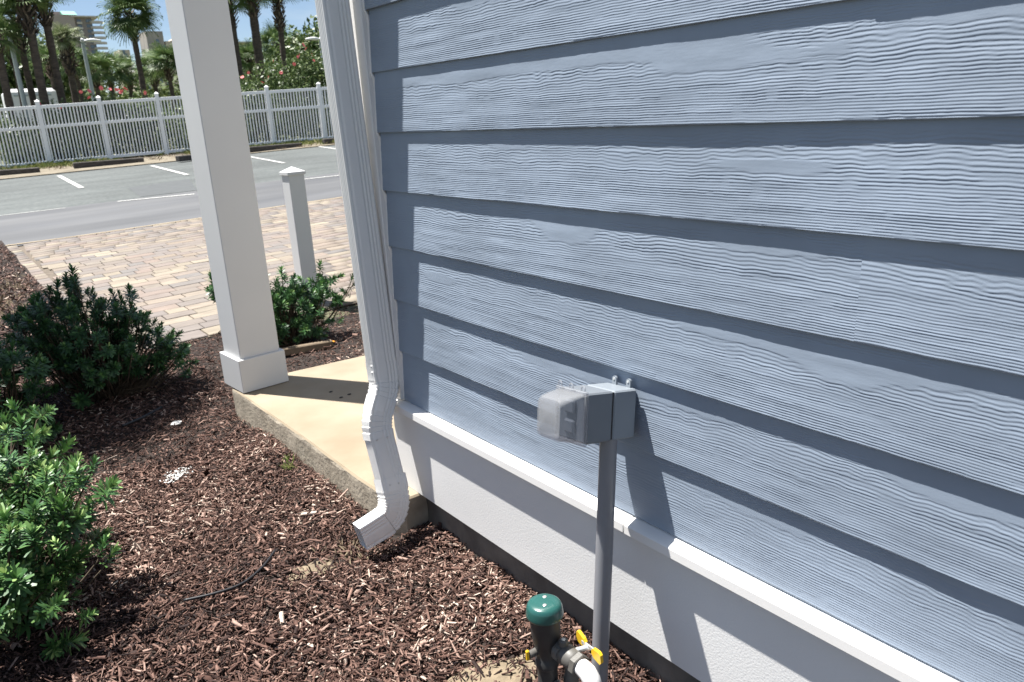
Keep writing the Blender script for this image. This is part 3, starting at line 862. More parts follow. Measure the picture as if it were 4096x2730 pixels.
# butterfly handle on the wall side
hx, hy, hz = VX - .096, VY2 - .031, VZ + .028
b = MB(); b.tube([(VX - .066, VY2 - .012, VZ + .010), (hx + .006, hy + .004, hz - .003), (hx, hy, hz)], .0060, 10); b.box((hx, hy, hz), (.05, .004, .010), bev=.001)
st_ = b.build('handle_stem', M['screw'], ball)
for sgn in (-1, 1):
    b = MB(); pr = [(.012, -.006), (.020, -.012), (.043, -.013), (.048, -.006), (.046, .011), (.040, .015), (.018, .010), (.012, .004)]
    vs = [(hx + sgn * p[0], hy + dy - sgn * .006 * p[0] / .04, hz + p[1] - .06 * p[0] * sgn * -1) for dy in (-.004, .004) for p in pr]; n = len(pr)
    fs = [tuple(range(n)), tuple(range(n, 2 * n))[::-1]] + [(k, k + n, (k + 1) % n + n, (k + 1) % n) for k in range(n)]
    b.add(vs, fs); b.build('handle_wing', M['yellow'], ball)
# white elbow turning down
ex = VX - .024 - .074; ez = VZ - .004
path = [(ex + .004, VY2, ez + .001), (ex - .010, VY2, ez), (ex - .024, VY2, ez - .003), (ex - .036, VY2, ez - .013), (ex - .042, VY2, ez - .028), (ex - .043, VY2, ez - .050)]
b = MB(); b.tube(path, [.0185, .0195, .0205, .0205, .0205, .0205], 26); b.lathe((ex - .043, VY2, ez - .078), [(.0222, 0), (.0228, .002), (.0228, .028), (.0222, .030)], 28)
b.build('elbow', M['pvcwhite'], vb, auto=40)
b = MB(); b.tube([(ex - .043, VY2, ez - .076), (ex - .043, VY2, -.05)], .0168, 22); b.build('riser_pipe', M['pvcwhite'], vb, smooth=True)
# second valve and inlet below
b = MB(); b.lathe((VX - .035, VY - .040, zc(-1.46)), [(.013, 0), (.013, .10), (.019, .105), (.019, .125), (.0145, .13), (.0145, .165), (.018, .17), (.018, .195), (.014, .20), (.013, .235)], 20)
inl = b.build('inlet_pipe', M['darkgrey'], vb, auto=40)
b = MB(); b.box((VX - .060, VY - .055, zc(-1.335)), (.006, .010, .07), bev=.002); b.build('inlet_handle', M['yellow'], inl)

# ------------------------------------------------------------------ porch post
pc = Vector((3.885, -1.207, -1.283 + H))
post = empty('porch_post', pc); post.rotation_euler = (0, 0, math.radians(4.0))
tag(post, 'tall white square porch post with a boxed plinth on the patio slab corner', 'post')
def llink(bm_, name, mats, parent, auto=30):
    me = bm_.mesh(name, mats, smooth=True); sharp(me, auto); return link(name, me, parent)
b = MB(); b.box((0, 0, 1.6), (.207, .207, 2.86), bev=.0035); llink(b, 'shaft', M['post'], post)
b = MB(); b.box((0, 0, .088), (.243, .243, .170), bev=.0025); llink(b, 'plinth', M['post'], post)
b = MB(); b.box((0, 0, .0), (.225, .225, .008)); llink(b, 'standoff', M['dark'], post)

# short white bollard at the drive's edge
bc = Vector((5.86, -2.335, lot_z(5.86, -2.3)))
bo = empty('bollard', bc); bo.rotation_euler = (0, 0, math.radians(3))
tag(bo, 'short white square bollard with pointed cap at the paver drive edge', 'bollard')
b = MB(); b.box((0, 0, .50), (.127, .127, 1.02), bev=.004); llink(b, 'shaft', M['post'], bo)
b = MB(); cs = .074; b.box((0, 0, 1.018), (2 * cs, 2 * cs, .022), bev=.002)
b.add([(-cs, -cs, 1.0292), (cs, -cs, 1.0292), (cs, cs, 1.0292), (-cs, cs, 1.0292), (0, 0, 1.068)], [(0, 1, 4), (1, 2, 4), (2, 3, 4), (3, 0, 4)])
llink(b, 'cap', M['post'], bo, 15)

# ------------------------------------------------------------------ paver drive
PX0, PX1 = 5.60, 11.88
def drive():
    base = MB()
    ys = [-.70, -12.0]
    base.add([(PX0, -.70, lot_z(PX0, -.7) - .012), (PX0, -12, lot_z(PX0, -12) - .012), (PX1 - .3, -12, lot_z(PX1, -12) - .012), (PX1 + .25, -.7, lot_z(PX1, -.7) - .012)], [(0, 1, 2, 3)])
    dr = base.build('paver_drive', M['joint']); tag(dr, 'drive of cream, tan and grey clay pavers in rows', kind='structure')
    cells = []
    R_ = .158; x = PX0 + .225
    # border course along the bed and along the left edge (long joint line)
    y = -.925
    while y > -8.6: cells.append((PX0 + .11, y, .205, .105 * 2, 0)); y -= .214
    row = 0
    while x < 11.62:
        y = -.93 - .07 * random.random()
        cells.append((x + R_ / 2, -.81, R_ - .008, .215, 1))
        ymin = -3.4 - (x - 5.6) * .62 - 1.6
        while y > ymin:
            w = random.choice((.158, .235, .235, .31))
            cells.append((x + R_ / 2, y - w / 2, R_, w, 0)); y -= w
        x += R_; row += 1
    while x < 12.4:      # last course against the asphalt
        break
    def jit(c): return (c[0], c[1], c[2] - .006, c[3] - .006)
    cells = [jit(c) for c in cells]
    def dist(c):
        d = Vector((c[0], c[1], lot_z(c[0], c[1]) - H)); return d.length
    # in view: left of the wall corner line and not behind the bushes
    def visible(c):
        return c[1] > -.456 * c[0] + .3
    vis = sorted([c for c in cells if visible(c)], key=dist)
    rest = [c for c in cells if not visible(c)]
    near, far = vis[:300], vis[300:] + rest
    tilt = Euler((math.atan(-.024), -math.atan(.022), 0))
    meshes = {}
    for c in near:
        key = (round(c[2], 3), round(c[3], 3))
        if key not in meshes:
            b = MB(); b.box((0, 0, -.03), (c[2], c[3], .06), bev=.004)
            meshes[key] = b.mesh('paver', M['paver'])
        o = link('paver', meshes[key], dr, (c[0], c[1], lot_z(c[0], c[1]) + random.uniform(-.0022, .0022)))
        o.rotation_euler = (tilt.x + random.gauss(0, .004), tilt.y + random.gauss(0, .004), random.gauss(0, .006))
    V = []; F = []; T_ = []
    for c in far:
        z = lot_z(c[0], c[1]) + random.uniform(-.002, .002); hx, hy = c[2] / 2, c[3] / 2; be = .005
        i = len(V)
        for (dx, dy, dz) in ((-hx, -hy, -.02), (hx, -hy, -.02), (hx, hy, -.02), (-hx, hy, -.02)):
            V.append((c[0] + dx, c[1] + dy, z + dz + .022 * dx - .024 * dy))
        for (dx, dy) in ((-hx + be, -hy + be), (hx - be, -hy + be), (hx - be, hy - be), (-hx + be, hy - be)):
            V.append((c[0] + dx, c[1] + dy, z + .022 * dx - .024 * dy))
        F += [(i + 4, i + 5, i + 6, i + 7), (i, i + 1, i + 5, i + 4), (i + 1, i + 2, i + 6, i + 5), (i + 2, i + 3, i + 7, i + 6), (i + 3, i, i + 4, i + 7)]
        T_ += [random.random()] * 5
    me = np_mesh('far_pavers', np.array(V), np.array(F), M['paverfar']); face_attr(me, 'tone', T_)
    o = link('far_pavers', me, dr); o['kind'] = 'stuff'
    # flush pale header strip between pavers and asphalt
    b = MB()
    for i in range(24):
        y0 = -.4 - i * .52; y1 = y0 - .515
        xa = 11.62 + .26 * (1 - min(1, (-y0) / 1.6)) * .9; xb = 11.62 + .26 * (1 - min(1, (-y1) / 1.6)) * .9
        z = lambda x, y: lot_z(x, y) + .003
        b.add([(xa, y0, z(xa, y0)), (xb, y1, z(xb, y1)), (xb + .09, y1, z(xb, y1)), (xa + .09, y0, z(xa, y0))], [(0, 1, 2, 3)])
    b.build('header_strip', M['slab'], dr)
drive()

# ------------------------------------------------------------------ parking lot
def sheet(name, corners, m_, dz, label, parent=None, n=(10, 24), kind='structure'):
    (xa, ya), (xb, yb), (xc, yc), (xd, yd) = corners
    b = MB(); vs = []; fs = []
    for i in range(n[0] + 1):
        for j in range(n[1] + 1):
            s, t = i / n[0], j / n[1]
            x = (xa * (1 - s) + xb * s) * (1 - t) + (xd * (1 - s) + xc * s) * t
            y = (ya * (1 - s) + yb * s) * (1 - t) + (yd * (1 - s) + yc * s) * t
            vs.append((x, y, lot_z(x, y) + dz))
    for i in range(n[0]):
        for j in range(n[1]):
            a = i * (n[1] + 1) + j; fs.append((a, a + 1, a + n[1] + 2, a + n[1] + 1))
    b.add(vs, [f[::-1] for f in fs])
    o = b.build(name, m_, parent)
    if parent is None: tag(o, label, kind=kind)
    return o
lane = sheet('asphalt_lane', [(11.66, 8), (15.6, 8), (15.2, -30), (11.5, -30)], M['asphalt_new'], -.006, 'smooth grey asphalt lane beside the paver drive')
lot = sheet('parking_lot', [(15.6, 8), (25.0, 8), (23.8, -30), (15.2, -30)], M['asphalt_old'], -.010, 'coarse grey asphalt parking lot in front of the white fence')
def stripe(x0, y0, x1, y1, w):
    d = Vector((x1 - x0, y1 - y0, 0)); L_ = d.length; d.normalize(); p = Vector((-d.y, d.x, 0)) * w / 2
    return sheet('parking_stripe', [(x0 + p.x, y0 + p.y), (x1 + p.x, y1 + p.y), (x1 - p.x, y1 - p.y), (x0 - p.x, y0 - p.y)], M['roadpaint'], .0, '', lot, (6, 1))
for (far, near) in (((135, 404), (188, 432)), ((348, 381), (431, 402)), ((572, 360), (653, 375)), ((725, 336), (790, 345)), ((-75, 425), (-60, 460))):
    a = at_lot(*far); c = at_lot(*near); stripe(a.x, a.y, c.x, c.y, .11)
a = at_lot(270, 463); c = at_lot(447, 446); stripe(a.x, a.y, c.x, c.y, .10)
a = at_lot(690, 413); c = at_lot(790, 402); stripe(a.x, a.y, c.x, c.y, .10)
a = at_lot(-60, 503); c = at_lot(150, 478); stripe(a.x, a.y, c.x, c.y, .05)
for pts in ([(505, 428), (680, 410), (700, 440), (545, 460)],):
    pass
q = [at_lot(*p) for p in ((294, 431), (436, 411), (452, 437), (322, 452))]
sheet('asphalt_patch', [(v.x, v.y) for v in q], M['patch'], -.006, '', lot, (4, 4))

# ------------------------------------------------------------------ timber wheel stops
def wheel_stop(p0, p1, label):
    a = at_lot(*p0); c = at_lot(*p1); ctr = (a + c) / 2; d = c - a; L_ = d.length
    e = empty('wheel_stop', (ctr.x, ctr.y, lot_z(ctr.x, ctr.y)))
    tag(e, label, 'wheel stop', 'timber wheel stops at the head of the parking bays')
    ang = math.atan2(d.y, d.x); rot = Euler((0, 0, ang)).to_matrix()
    b = MB(); b.box((ctr.x, ctr.y, lot_z(ctr.x, ctr.y) + .075), (L_, .17, .16), rot=rot, bev=.018); b.build('timber', M['timber'], e)
    for s in (-.36, .36):
        b = MB(); b.lathe((ctr.x + d.x * s, ctr.y + d.y * s, lot_z(ctr.x, ctr.y) + .153), [(.012, 0), (.012, .004)], 8); b.build('spike_head', M['screw'], e)
wheel_stop((-45, 409), (92, 397), 'dark timber wheel stop at the left edge of the photo')
wheel_stop((170, 389), (331, 373), 'dark timber wheel stop between the two stripes left of the porch post')
wheel_stop((409, 374), (520, 358), 'dark timber wheel stop partly hidden behind the porch post')
wheel_stop((572, 352), (692, 338), 'dark timber wheel stop between porch post and downspout')
wheel_stop((744, 333), (860, 319), 'dark timber wheel stop running behind the downspout')

# verge: sand, grass tufts
vg = sheet('verge', [(24.55, 8), (29.6, 8), (25.6, -20), (23.6, -20)], M['verge'], .012, 'sandy verge between the wheel stops and the fence')
def tufts(name, label, pts, hgt, n, mat_, spread=.12):
    V = []; F = []; T_ = []
    for (x, y, z, s) in pts:
        for i in range(n):
            a = random.random() * 6.283; r = random.random() * spread
            bx, by = x + r * math.cos(a), y + r * math.sin(a)
            h = hgt * s * random.uniform(.5, 1.1); la = random.random() * 6.283; le = h * random.uniform(.3, 1.6)
            w = h * .05 + .002
            j = len(V)
            V += [(bx - w * math.sin(la), by + w * math.cos(la), z), (bx + w * math.sin(la), by - w * math.cos(la), z),
                  (bx + le * .4 * math.cos(la) + w * .6 * math.sin(la), by + le * .4 * math.sin(la) - w * .6 * math.cos(la), z + h * .65),
                  (bx + le * math.cos(la), by + le * math.sin(la), z + h)]
            F += [(j, j + 1, j + 2), (j, j + 2, j + 3)]; t = random.random(); T_ += [t, t]
    me = np_mesh(name, np.array(V), np.array(F), mat_); face_attr(me, 'tone', T_)
    return tag(link(name, me), label, kind='stuff')
FP0 = Vector((28.56, -2.32, 0)); FD = Vector((26.5 - 28.56, -10.6 + 2.32, 0)).normalized(); FN = Vector((-FD.y, FD.x, 0))   # FN points away from the camera
if FN.x < 0: FN = -FN
gp = []
for i in range(900):
    s = random.uniform(-4, 13); o_ = random.betavariate(1.3, 2.2) * 2.2 + .05
    p = FP0 + FD * s - FN * o_
    if NG(p.x * .9, p.y * .9) > .36: gp.append((p.x, p.y, lot_z(p.x, p.y) + .012, random.uniform(.6, 1.3)))
tufts('grass', 'patchy green and yellow grass along the foot of the white fence', gp, .13, 9, M['grass'], .15)
dp = []
for i in range(420):
    s_ = random.uniform(-4, 13); p = FP0 + FD * s_ - FN * random.uniform(.3, 2.6); dp.append((p.x, p.y, lot_z(p.x, p.y) + .012, random.uniform(.5, 1.2)))
tufts('verge_litter', 'dry tan plant litter strewn on the verge by the wheel stops', dp, .075, 9, M['straw'], .22)
tufts('weeds', 'small green weeds sprouting in the mulch by the slab edge', [(3.03 + random.uniform(-.06, .06), -1.03 + random.uniform(-.03, .03), float(bed_h(3.03, -1.03)) + .01, 1) for _ in range(5)], .028, 6, M['grass'], .03)
tufts('dry_grass', 'dry straw coloured grass on the sand by the downspout', [(2.24 + random.uniform(-.07, .1), -.90 + random.uniform(-.12, .08), float(bed_h(2.24, -.9)) + .012, 1) for _ in range(16)], .016, 7, M['straw'], .06)
tufts('dry_needles', 'dry brown needles heaped on the bed left of the drive', [(random.uniform(6.6, 9.6), -.66 + random.random() * .5, lot_z(8, -.5) + .05, random.uniform(.7, 1.4)) for _ in range(130)], .045, 8, M['straw'], .12)

# ------------------------------------------------------------------ white fence
fe = empty('fence', (28.56, -2.32, lot_z(28.5, -2.3)))
tag(fe, 'white vinyl picket fence with mid rail along the parking lot', 'fence')
def fence():
    s_posts = [-3.72, -2.04, -.36, 1.31, 2.98, 4.64, 6.32, 8.02, 9.74, 11.42, 13.1]
    ang = math.atan2(FD.y, FD.x); rot = Euler((0, 0, ang)).to_matrix()
    Hf = 1.83
    def P(s): p = FP0 + FD * s; return Vector((p.x, p.y, lot_z(p.x, p.y)))
    off = origin(fe)
    b = MB(); b.box((0, 0, .94), (.115, .115, 1.90), bev=.006); pm = b.mesh('post', M['fence'])
    b = MB(); b.box((0, 0, 1.892), (.14, .14, .02), bev=.004); b.add([(-.066, -.066, 1.9025), (.066, -.066, 1.9025), (.066, .066, 1.9025), (-.066, .066, 1.9025), (0, 0, 1.955)], [(0, 1, 4), (1, 2, 4), (2, 3, 4), (3, 0, 4)]); cm = b.mesh('post_cap', M['fence'])
    b = MB(); b.box((0, 0, .90), (.038, .022, 1.62)); km = b.mesh('picket', M['fence'])
    for s in s_posts:
        o = link('post', pm, fe, P(s) - off); o.rotation_euler = (0, 0, ang)
        c = link('post_cap', cm, o)
    for s0, s1 in zip(s_posts, s_posts[1:]):
        a, c = P(s0), P(s1); mid = (a + c) / 2; d = c - a
        pitch = math.asin(d.z / d.length); r3 = Euler((0, -pitch, ang)).to_matrix()
        for nm, z, hh in (('top_rail', 1.735, .095), ('mid_rail', 1.155, .09), ('bottom_rail', .11, .09)):
            b = MB(); b.box(mid + Vector((0, 0, z)), (d.length - .116, .046, hh), rot=r3, bev=.004); b.build(nm, M['fence'], fe)
        n = 17
        for i in range(1, n + 1):
            q = a.lerp(c, i / (n + 1)); o = link('picket', km, fe, q - off); o.rotation_euler = (0, 0, ang)
fence()

# ------------------------------------------------------------------ foliage builders
def leaf_bush(centers, n, size, aspect=.5, shell_=.55):
    """leaf quads (two triangles folded) clustered in blobs: centers = [(x,y,z,rx,ry,rz)]"""
    V = []; T_ = []
    tot = sum(c[3] * c[4] * c[5] for c in centers)
    Vs = []; Ts = []
    for c in centers:
        k = max(20, int(n * c[3] * c[4] * c[5] / tot))
        d = rng.normal(size=(k, 3)); d /= np.linalg.norm(d, axis=1)[:, None]
        r = shell_ + (1 - shell_) * rng.random(k) ** .6
        lump = .75 + .5 * NG(d[:, 0] * 2.6 + c[0] * 3, d[:, 2] * 2.6 + d[:, 1] * 2.1 + c[1])
        p = np.array(c[:3]) + d * (r * lump)[:, None] * np.array(c[3:])
        nrm = d * .6 + rng.normal(size=(k, 3)) * .7 + np.array([0, 0, .4]); nrm /= np.linalg.norm(nrm, axis=1)[:, None]
        t = rng.normal(size=(k, 3)); t -= nrm * (t * nrm).sum(1)[:, None]; t /= np.linalg.norm(t, axis=1)[:, None]
        s = np.cross(nrm, t); L_ = size * rng.uniform(.6, 1.3, k)[:, None]
        Vs.append(np.stack([p - t * L_ * .5, p + s * L_ * aspect * .5, p + t * L_ * .5, p - s * L_ * aspect * .5], 1).reshape(-1, 3))
        Ts.append(np.clip(rng.beta(2, 2.5, k), 0, 1))
    return np.concatenate(Vs), np.concatenate(Ts)

def leaf_mesh(name, V, T_, mat_, off):
    F = np.arange(len(V)).reshape(-1, 4)
    me = np_mesh(name, V - np.array(off), F, mat_); face_attr(me, 'tone', T_)
    return me

# podocarpus sprig: stem with whorled strap leaves
def sprig_arrays(nl, L_, stem):
    """local +Z sprig; returns V (nl*6,3) as two-quad folded straps"""
    Vs = []
    for i in range(nl):
        f = i / nl; a = i * 2.399; el = .25 + 1.05 * f + random.gauss(0, .12)      # tip leaves stand up
        el = math.radians(4) + math.radians(66) * f ** 1.5 + random.gauss(0, .16)
        ln = L_ * random.uniform(.75, 1.1) * (1 - .25 * f); w = L_ * .115 * random.uniform(.75, 1.2)
        z0 = stem * f
        d = np.array([math.cos(a) * math.cos(el), math.sin(a) * math.cos(el), math.sin(el)])
        s = np.array([-math.sin(a), math.cos(a), 0]); u = np.cross(d, s)
        b0 = np.array([0, 0, z0]); m_ = b0 + d * ln * .5 + np.array([0, 0, ln * .03]); t_ = b0 + d * ln + np.array([0, 0, -ln * .07])
        Vs.append(np.stack([b0 - s * w * .3, b0 + s * w * .3, m_ + s * w, m_ - s * w, t_ + s * w * .5, t_ - s * w * .5]))
    return np.stack(Vs)

SPR = [sprig_arrays(30 + 3 * q, .036 + .003 * q, .045 + .004 * q) for q in range(5)]
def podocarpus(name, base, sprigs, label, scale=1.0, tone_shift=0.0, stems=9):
    e = empty(name, base); tag(e, label, 'shrub', 'podocarpus shrubs in the mulch bed')
    Vs = []; Fs = []; Ts = []; n0 = 0; st = MB()
    base = Vector(base)
    roots = [base + Vector((random.gauss(0, .035), random.gauss(0, .035), -.02)) for _ in range(stems)]
    for (p, d, s) in sprigs:
        S = random.choice(SPR) * scale * s
        d = Vector(d).normalized(); q = d.to_track_quat('Z', 'Y').to_matrix(); a = random.random() * 6.28
        Rm = np.array(q @ Euler((0, 0, a)).to_matrix())
        V = S.reshape(-1, 3) @ Rm.T + np.array(p)
        k = len(S); idx = np.arange(k)[:, None, None] * 6 + np.array([(0, 1, 2, 3), (3, 2, 4, 5)])[None] + n0
        Vs.append(V); Fs.append(idx.reshape(-1, 4)); n0 += k * 6
        young = np.linspace(0, 1, k) ** 3 * .35
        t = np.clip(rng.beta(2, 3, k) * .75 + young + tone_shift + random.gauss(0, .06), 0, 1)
        Ts.append(np.repeat(t, 2))
        if random.random() < .62:
            r = min(roots, key=lambda v: (v - Vector(p)).length + random.random() * .1)
            m_ = r.lerp(Vector(p), .55) + Vector((random.gauss(0, .02), random.gauss(0, .02), -.05))
            st.tube([r, r.lerp(m_, .6) + Vector((0, 0, .02)), m_, Vector(p) - d * .01, Vector(p) + d * .05 * scale * s], [.006, .0048, .0036, .0026, .0016], 5, caps=False)
    me = np_mesh('foliage', np.concatenate(Vs) - np.array(base), np.concatenate(Fs), M['needle']); face_attr(me, 'tone', np.concatenate(Ts))
    o = link('foliage', me, e); o['kind'] = 'stuff'
    st.build('branches', M['stem'], e, smooth=True)
    return e

def blob_sprigs(blobs, n, up=.55):
    out = []; tot = sum(b[3] * b[4] * b[5] for b in blobs)
    for (x, y, z, rx, ry, rz) in blobs:
        for _ in range(max(4, int(n * rx * ry * rz / tot))):
            d = Vector((random.gauss(0, 1), random.gauss(0, 1), random.gauss(0, 1))).normalized()
            r = random.random() ** .30 * (.72 + .5 * float(NG(d.x * 2.2 + x * 9, d.z * 2.2 + d.y * 1.7 + y * 9)))
            p = (x + d.x * rx * r, y + d.y * ry * r, max(.05, z + d.z * rz * r))
            dd = d * (1 - up) + Vector((random.gauss(0, .25), random.gauss(0, .25), up))
            out.append((p, dd, random.uniform(.75, 1.2)))
    return out

# bright shrub at the near left
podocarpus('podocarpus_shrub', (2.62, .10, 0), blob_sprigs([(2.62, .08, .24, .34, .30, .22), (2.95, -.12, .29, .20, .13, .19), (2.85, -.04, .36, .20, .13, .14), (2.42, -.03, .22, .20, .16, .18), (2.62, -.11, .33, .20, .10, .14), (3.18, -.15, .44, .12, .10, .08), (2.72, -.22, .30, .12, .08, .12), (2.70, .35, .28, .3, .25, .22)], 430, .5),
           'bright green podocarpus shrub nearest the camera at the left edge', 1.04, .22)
# dark shrub beyond it, its shade partly put into the leaf tones
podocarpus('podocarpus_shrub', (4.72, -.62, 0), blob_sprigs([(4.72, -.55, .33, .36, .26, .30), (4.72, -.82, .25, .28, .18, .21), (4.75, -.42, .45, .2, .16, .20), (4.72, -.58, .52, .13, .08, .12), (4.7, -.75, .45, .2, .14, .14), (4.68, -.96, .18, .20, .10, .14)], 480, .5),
           'podocarpus shrub with shade-darkened leaf tones in front of the paver drive, left of the porch post', 1.0, -.10)
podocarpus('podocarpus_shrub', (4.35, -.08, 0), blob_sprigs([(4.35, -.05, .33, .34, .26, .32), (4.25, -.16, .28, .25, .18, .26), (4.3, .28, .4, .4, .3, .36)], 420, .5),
           'shaded podocarpus shrub cut by the left edge, beside the dark one', 1.0, -.06)  # leaf tones lowered here too, to carry the shade
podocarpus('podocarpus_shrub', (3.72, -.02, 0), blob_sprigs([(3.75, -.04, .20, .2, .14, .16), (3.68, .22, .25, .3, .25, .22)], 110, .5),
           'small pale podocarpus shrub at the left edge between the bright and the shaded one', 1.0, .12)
podocarpus('podocarpus_shrub', (4.95, -1.86, 0), blob_sprigs([(4.95, -1.85, .17, .26, .26, .16), (4.95, -1.62, .40, .12, .12, .10), (4.95, -1.78, .36, .14, .14, .10), (4.92, -1.98, .34, .12, .12, .09), (5.0, -2.10, .40, .10, .08, .08), (4.98, -2.22, .31, .10, .10, .09), (5.0, -1.42, .42, .12, .12, .08), (4.9, -1.55, .26, .2, .15, .12)], 270, .5),
           'open branched podocarpus shrub behind the porch post by the bollard', 1.05, .0, 6)

# ------------------------------------------------------------------ palms
def frond_mesh(name, droop, mat_, nseg=24, Rb=.85, pet=.62, fold=.25):
    """fan frond growing along +Y from the origin, drooping in -Z"""
    V = []; F = []; T_ = []
    def bend(y, x, z): return (x, y, z - droop * (y / (Rb + pet)) ** 2 * (Rb + pet) * .5)
    j = len(V)
    V += [bend(0, -.025, 0), bend(0, .025, 0), bend(pet * .5, .014, .01), bend(pet * .5, -.014, .01), bend(pet, .01, .0), bend(pet, -.01, 0)]
    F += [(j, j + 1, j + 2, j + 3), (j + 3, j + 2, j + 4, j + 5)]; T_ += [.6, .6]
    for i in range(nseg):
        f = (i + .5) / nseg; a = math.radians(-118 + 236 * f); L_ = Rb * (1 - .28 * abs(2 * f - 1) ** 2) * random.uniform(.88, 1.05)
        w = .055
        d = (math.sin(a), math.cos(a)); s = (math.cos(a), -math.sin(a)); lift = fold * abs(math.sin(a)) * .5
        j = len(V)
        def pt(r, q, dz): return bend(pet + d[1] * r + s[1] * q, d[0] * r + s[0] * q, lift * r + dz)
        V += [pt(.02, -.01, 0), pt(.02, .01, 0), pt(L_ * .55, w * .5, -.012), pt(L_ * .55, -w * .5, -.012), pt(L_ * .86, w * .22, -.05 - .25 * droop * L_ * .2), pt(L_ * .86, -w * .22, -.05 - .25 * droop * L_ * .2), pt(L_, .004, -.12 - .12 * random.random()), pt(L_, -.004, -.12 - .1 * random.random())]
        F += [(j, j + 1, j + 2, j + 3), (j + 3, j + 2, j + 4, j + 5), (j + 5, j + 4, j + 6, j + 7)]
        t = random.random(); T_ += [t, t, min(1, t + .15)]
    me = np_mesh(name, np.array(V), np.array(F), mat_); face_attr(me, 'tone', T_)
    return me
FR = [frond_mesh('frond', d, M['frond']) for d in (.08, .22, .40, .62)]
FRP = [frond_mesh('frond', d, M['frondpale']) for d in (.08, .22, .40, .62)]

def trunk_mesh(h, r, lean, seed, boots_h, boot_r):
    b = MB(); N = 26; pts = []; rad = []
    for i in range(N + 1):
        f = i / N
        pts.append((lean[0] * f * f * h, lean[1] * f * f * h, h * f - .3 * (1 - f)))
        rad.append(r * (1.12 - .18 * f + .18 * math.exp(-f * 9)) * (1 + .05 * math.sin(i * 2.1 + seed) + .04 * random.uniform(-1, 1)))
    b.tube(pts, rad, 11, True)
    return b, pts

def boots_mesh(pts, h, z0, z1, r0, r1, dens, seed, L_=.20):
    """criss-crossed old leaf bases round the upper trunk"""
    V = []; F = []; T_ = []
    n = int((z1 - z0) / .085 * dens)
    for i in range(n):
        f = i / n; z = z0 + (z1 - z0) * f; a = i * 2.399 + random.gauss(0, .1)
        g = max(0, min(1, z / h)); cx = np.interp(g, [k / (len(pts) - 1) for k in range(len(pts))], [p[0] for p in pts]); cy = np.interp(g, [k / (len(pts) - 1) for k in range(len(pts))], [p[1] for p in pts])
        bul = math.sin(math.pi * min(1, f * 1.05)) ** .7
        rr = r0 + (r1 - r0) * bul
        out = np.array([math.cos(a), math.sin(a), 0]); tg = np.array([-math.sin(a), math.cos(a), 0]); up = np.array([0, 0, 1.0])
        sk = random.choice((-1, 1)) * random.uniform(.1, .5); ln = L_ * random.uniform(.7, 1.3)
        b0 = np.array([cx, cy, z]) + out * rr * .8; tip = b0 + (up * .8 + out * random.uniform(.35, .8) + tg * sk) * ln
        w = .052 * random.uniform(.7, 1.3)
        j = len(V)
        V += [b0 - tg * w, b0 + tg * w, tip + tg * w * .45, tip - tg * w * .45, b0 - tg * w + out * .03, tip + out * .035]
        F += [(j, j + 1, j + 2, j + 3), (j, j + 3, j + 5, j + 4), (j + 1, j + 4, j + 5, j + 2)]
        t = random.random(); T_ += [t, t, t * .8]
    me = np_mesh('leaf_bases', np.array(V), np.array(F), M['boot']); face_attr(me, 'tone', T_)
    return me

def palm(dx, dbot, dtop, X, width, label, crown=1.0, nfr=30, neck=1.2, pale=False, neck_w=1.5, dens=1.0, group='sabal palms behind the fence', droop=28):
    """dx: column at the fence-top height dbot; dtop: row of the crown's centre"""
    pb = at_x(dx, dbot, X)
    # the trunk is vertical: find crown height from the row dtop
    r_lo, r_hi = 0.0, 60.0
    k = 2353 / 4096
    def row(z):
        q = np.array([pb.x, pb.y, z - H]); c = q[0] * CX + q[1] * CY + q[2] * CZ
        return (1365 + 3130 * c[1] / c[2]) * k
    lo, hi = -2.0, 60.0
    for _ in range(50):
        mid = (lo + hi) / 2
        if row(mid) > dtop: lo = mid
        else: hi = mid
    zt = lo
    dep = pb.x * CX[2] + pb.y * CY[2]
    r = width / k * dep / 3130 / 2 * 1.0
    return palm_at(pb, zt, r, label, crown, nfr, neck, pale, neck_w, dens, group, droop, dx)

def palm_at(pb, zt, r, label, crown, nfr, neck, pale, neck_w, dens, group, droop, dx):
    zg = lot_z(pb.x, pb.y) - .05
    h = zt - zg
    e = empty('palm_tree', (pb.x, pb.y, zg)); tag(e, label, 'palm', group)
    lean = (random.uniform(-.02, .02), random.uniform(-.02, .02))
    b, pts = trunk_mesh(h, r, lean, dx, neck, r * 1.6)
    me = b.mesh('trunk', M['bark'], smooth=True); link('trunk', me, e)
    nk = min(neck, h * .6)
    link('leaf_bases', boots_mesh(pts, h, h - nk, h + .1, r * .9, r * neck_w, 4.6 * dens, dx), e)
    top = Vector(pts[-1])
    for i in range(nfr):
        f = (i + .5) / nfr; el = math.radians(80 - (80 + droop) * f ** .9 + random.gauss(0, 7)); az = i * 2.399 + random.gauss(0, .2)
        me = (FRP if pale else FR)[min(3, int(f * 3.2 + random.random() * .8))]
        o = link('frond', me, e, top + Vector((0, 0, random.uniform(-.1, .15))))
        o.rotation_euler = Euler((el, random.gauss(0, .35), az), 'XYZ')
        s = crown * random.uniform(.85, 1.12); o.scale = (s, s, s)
    return e

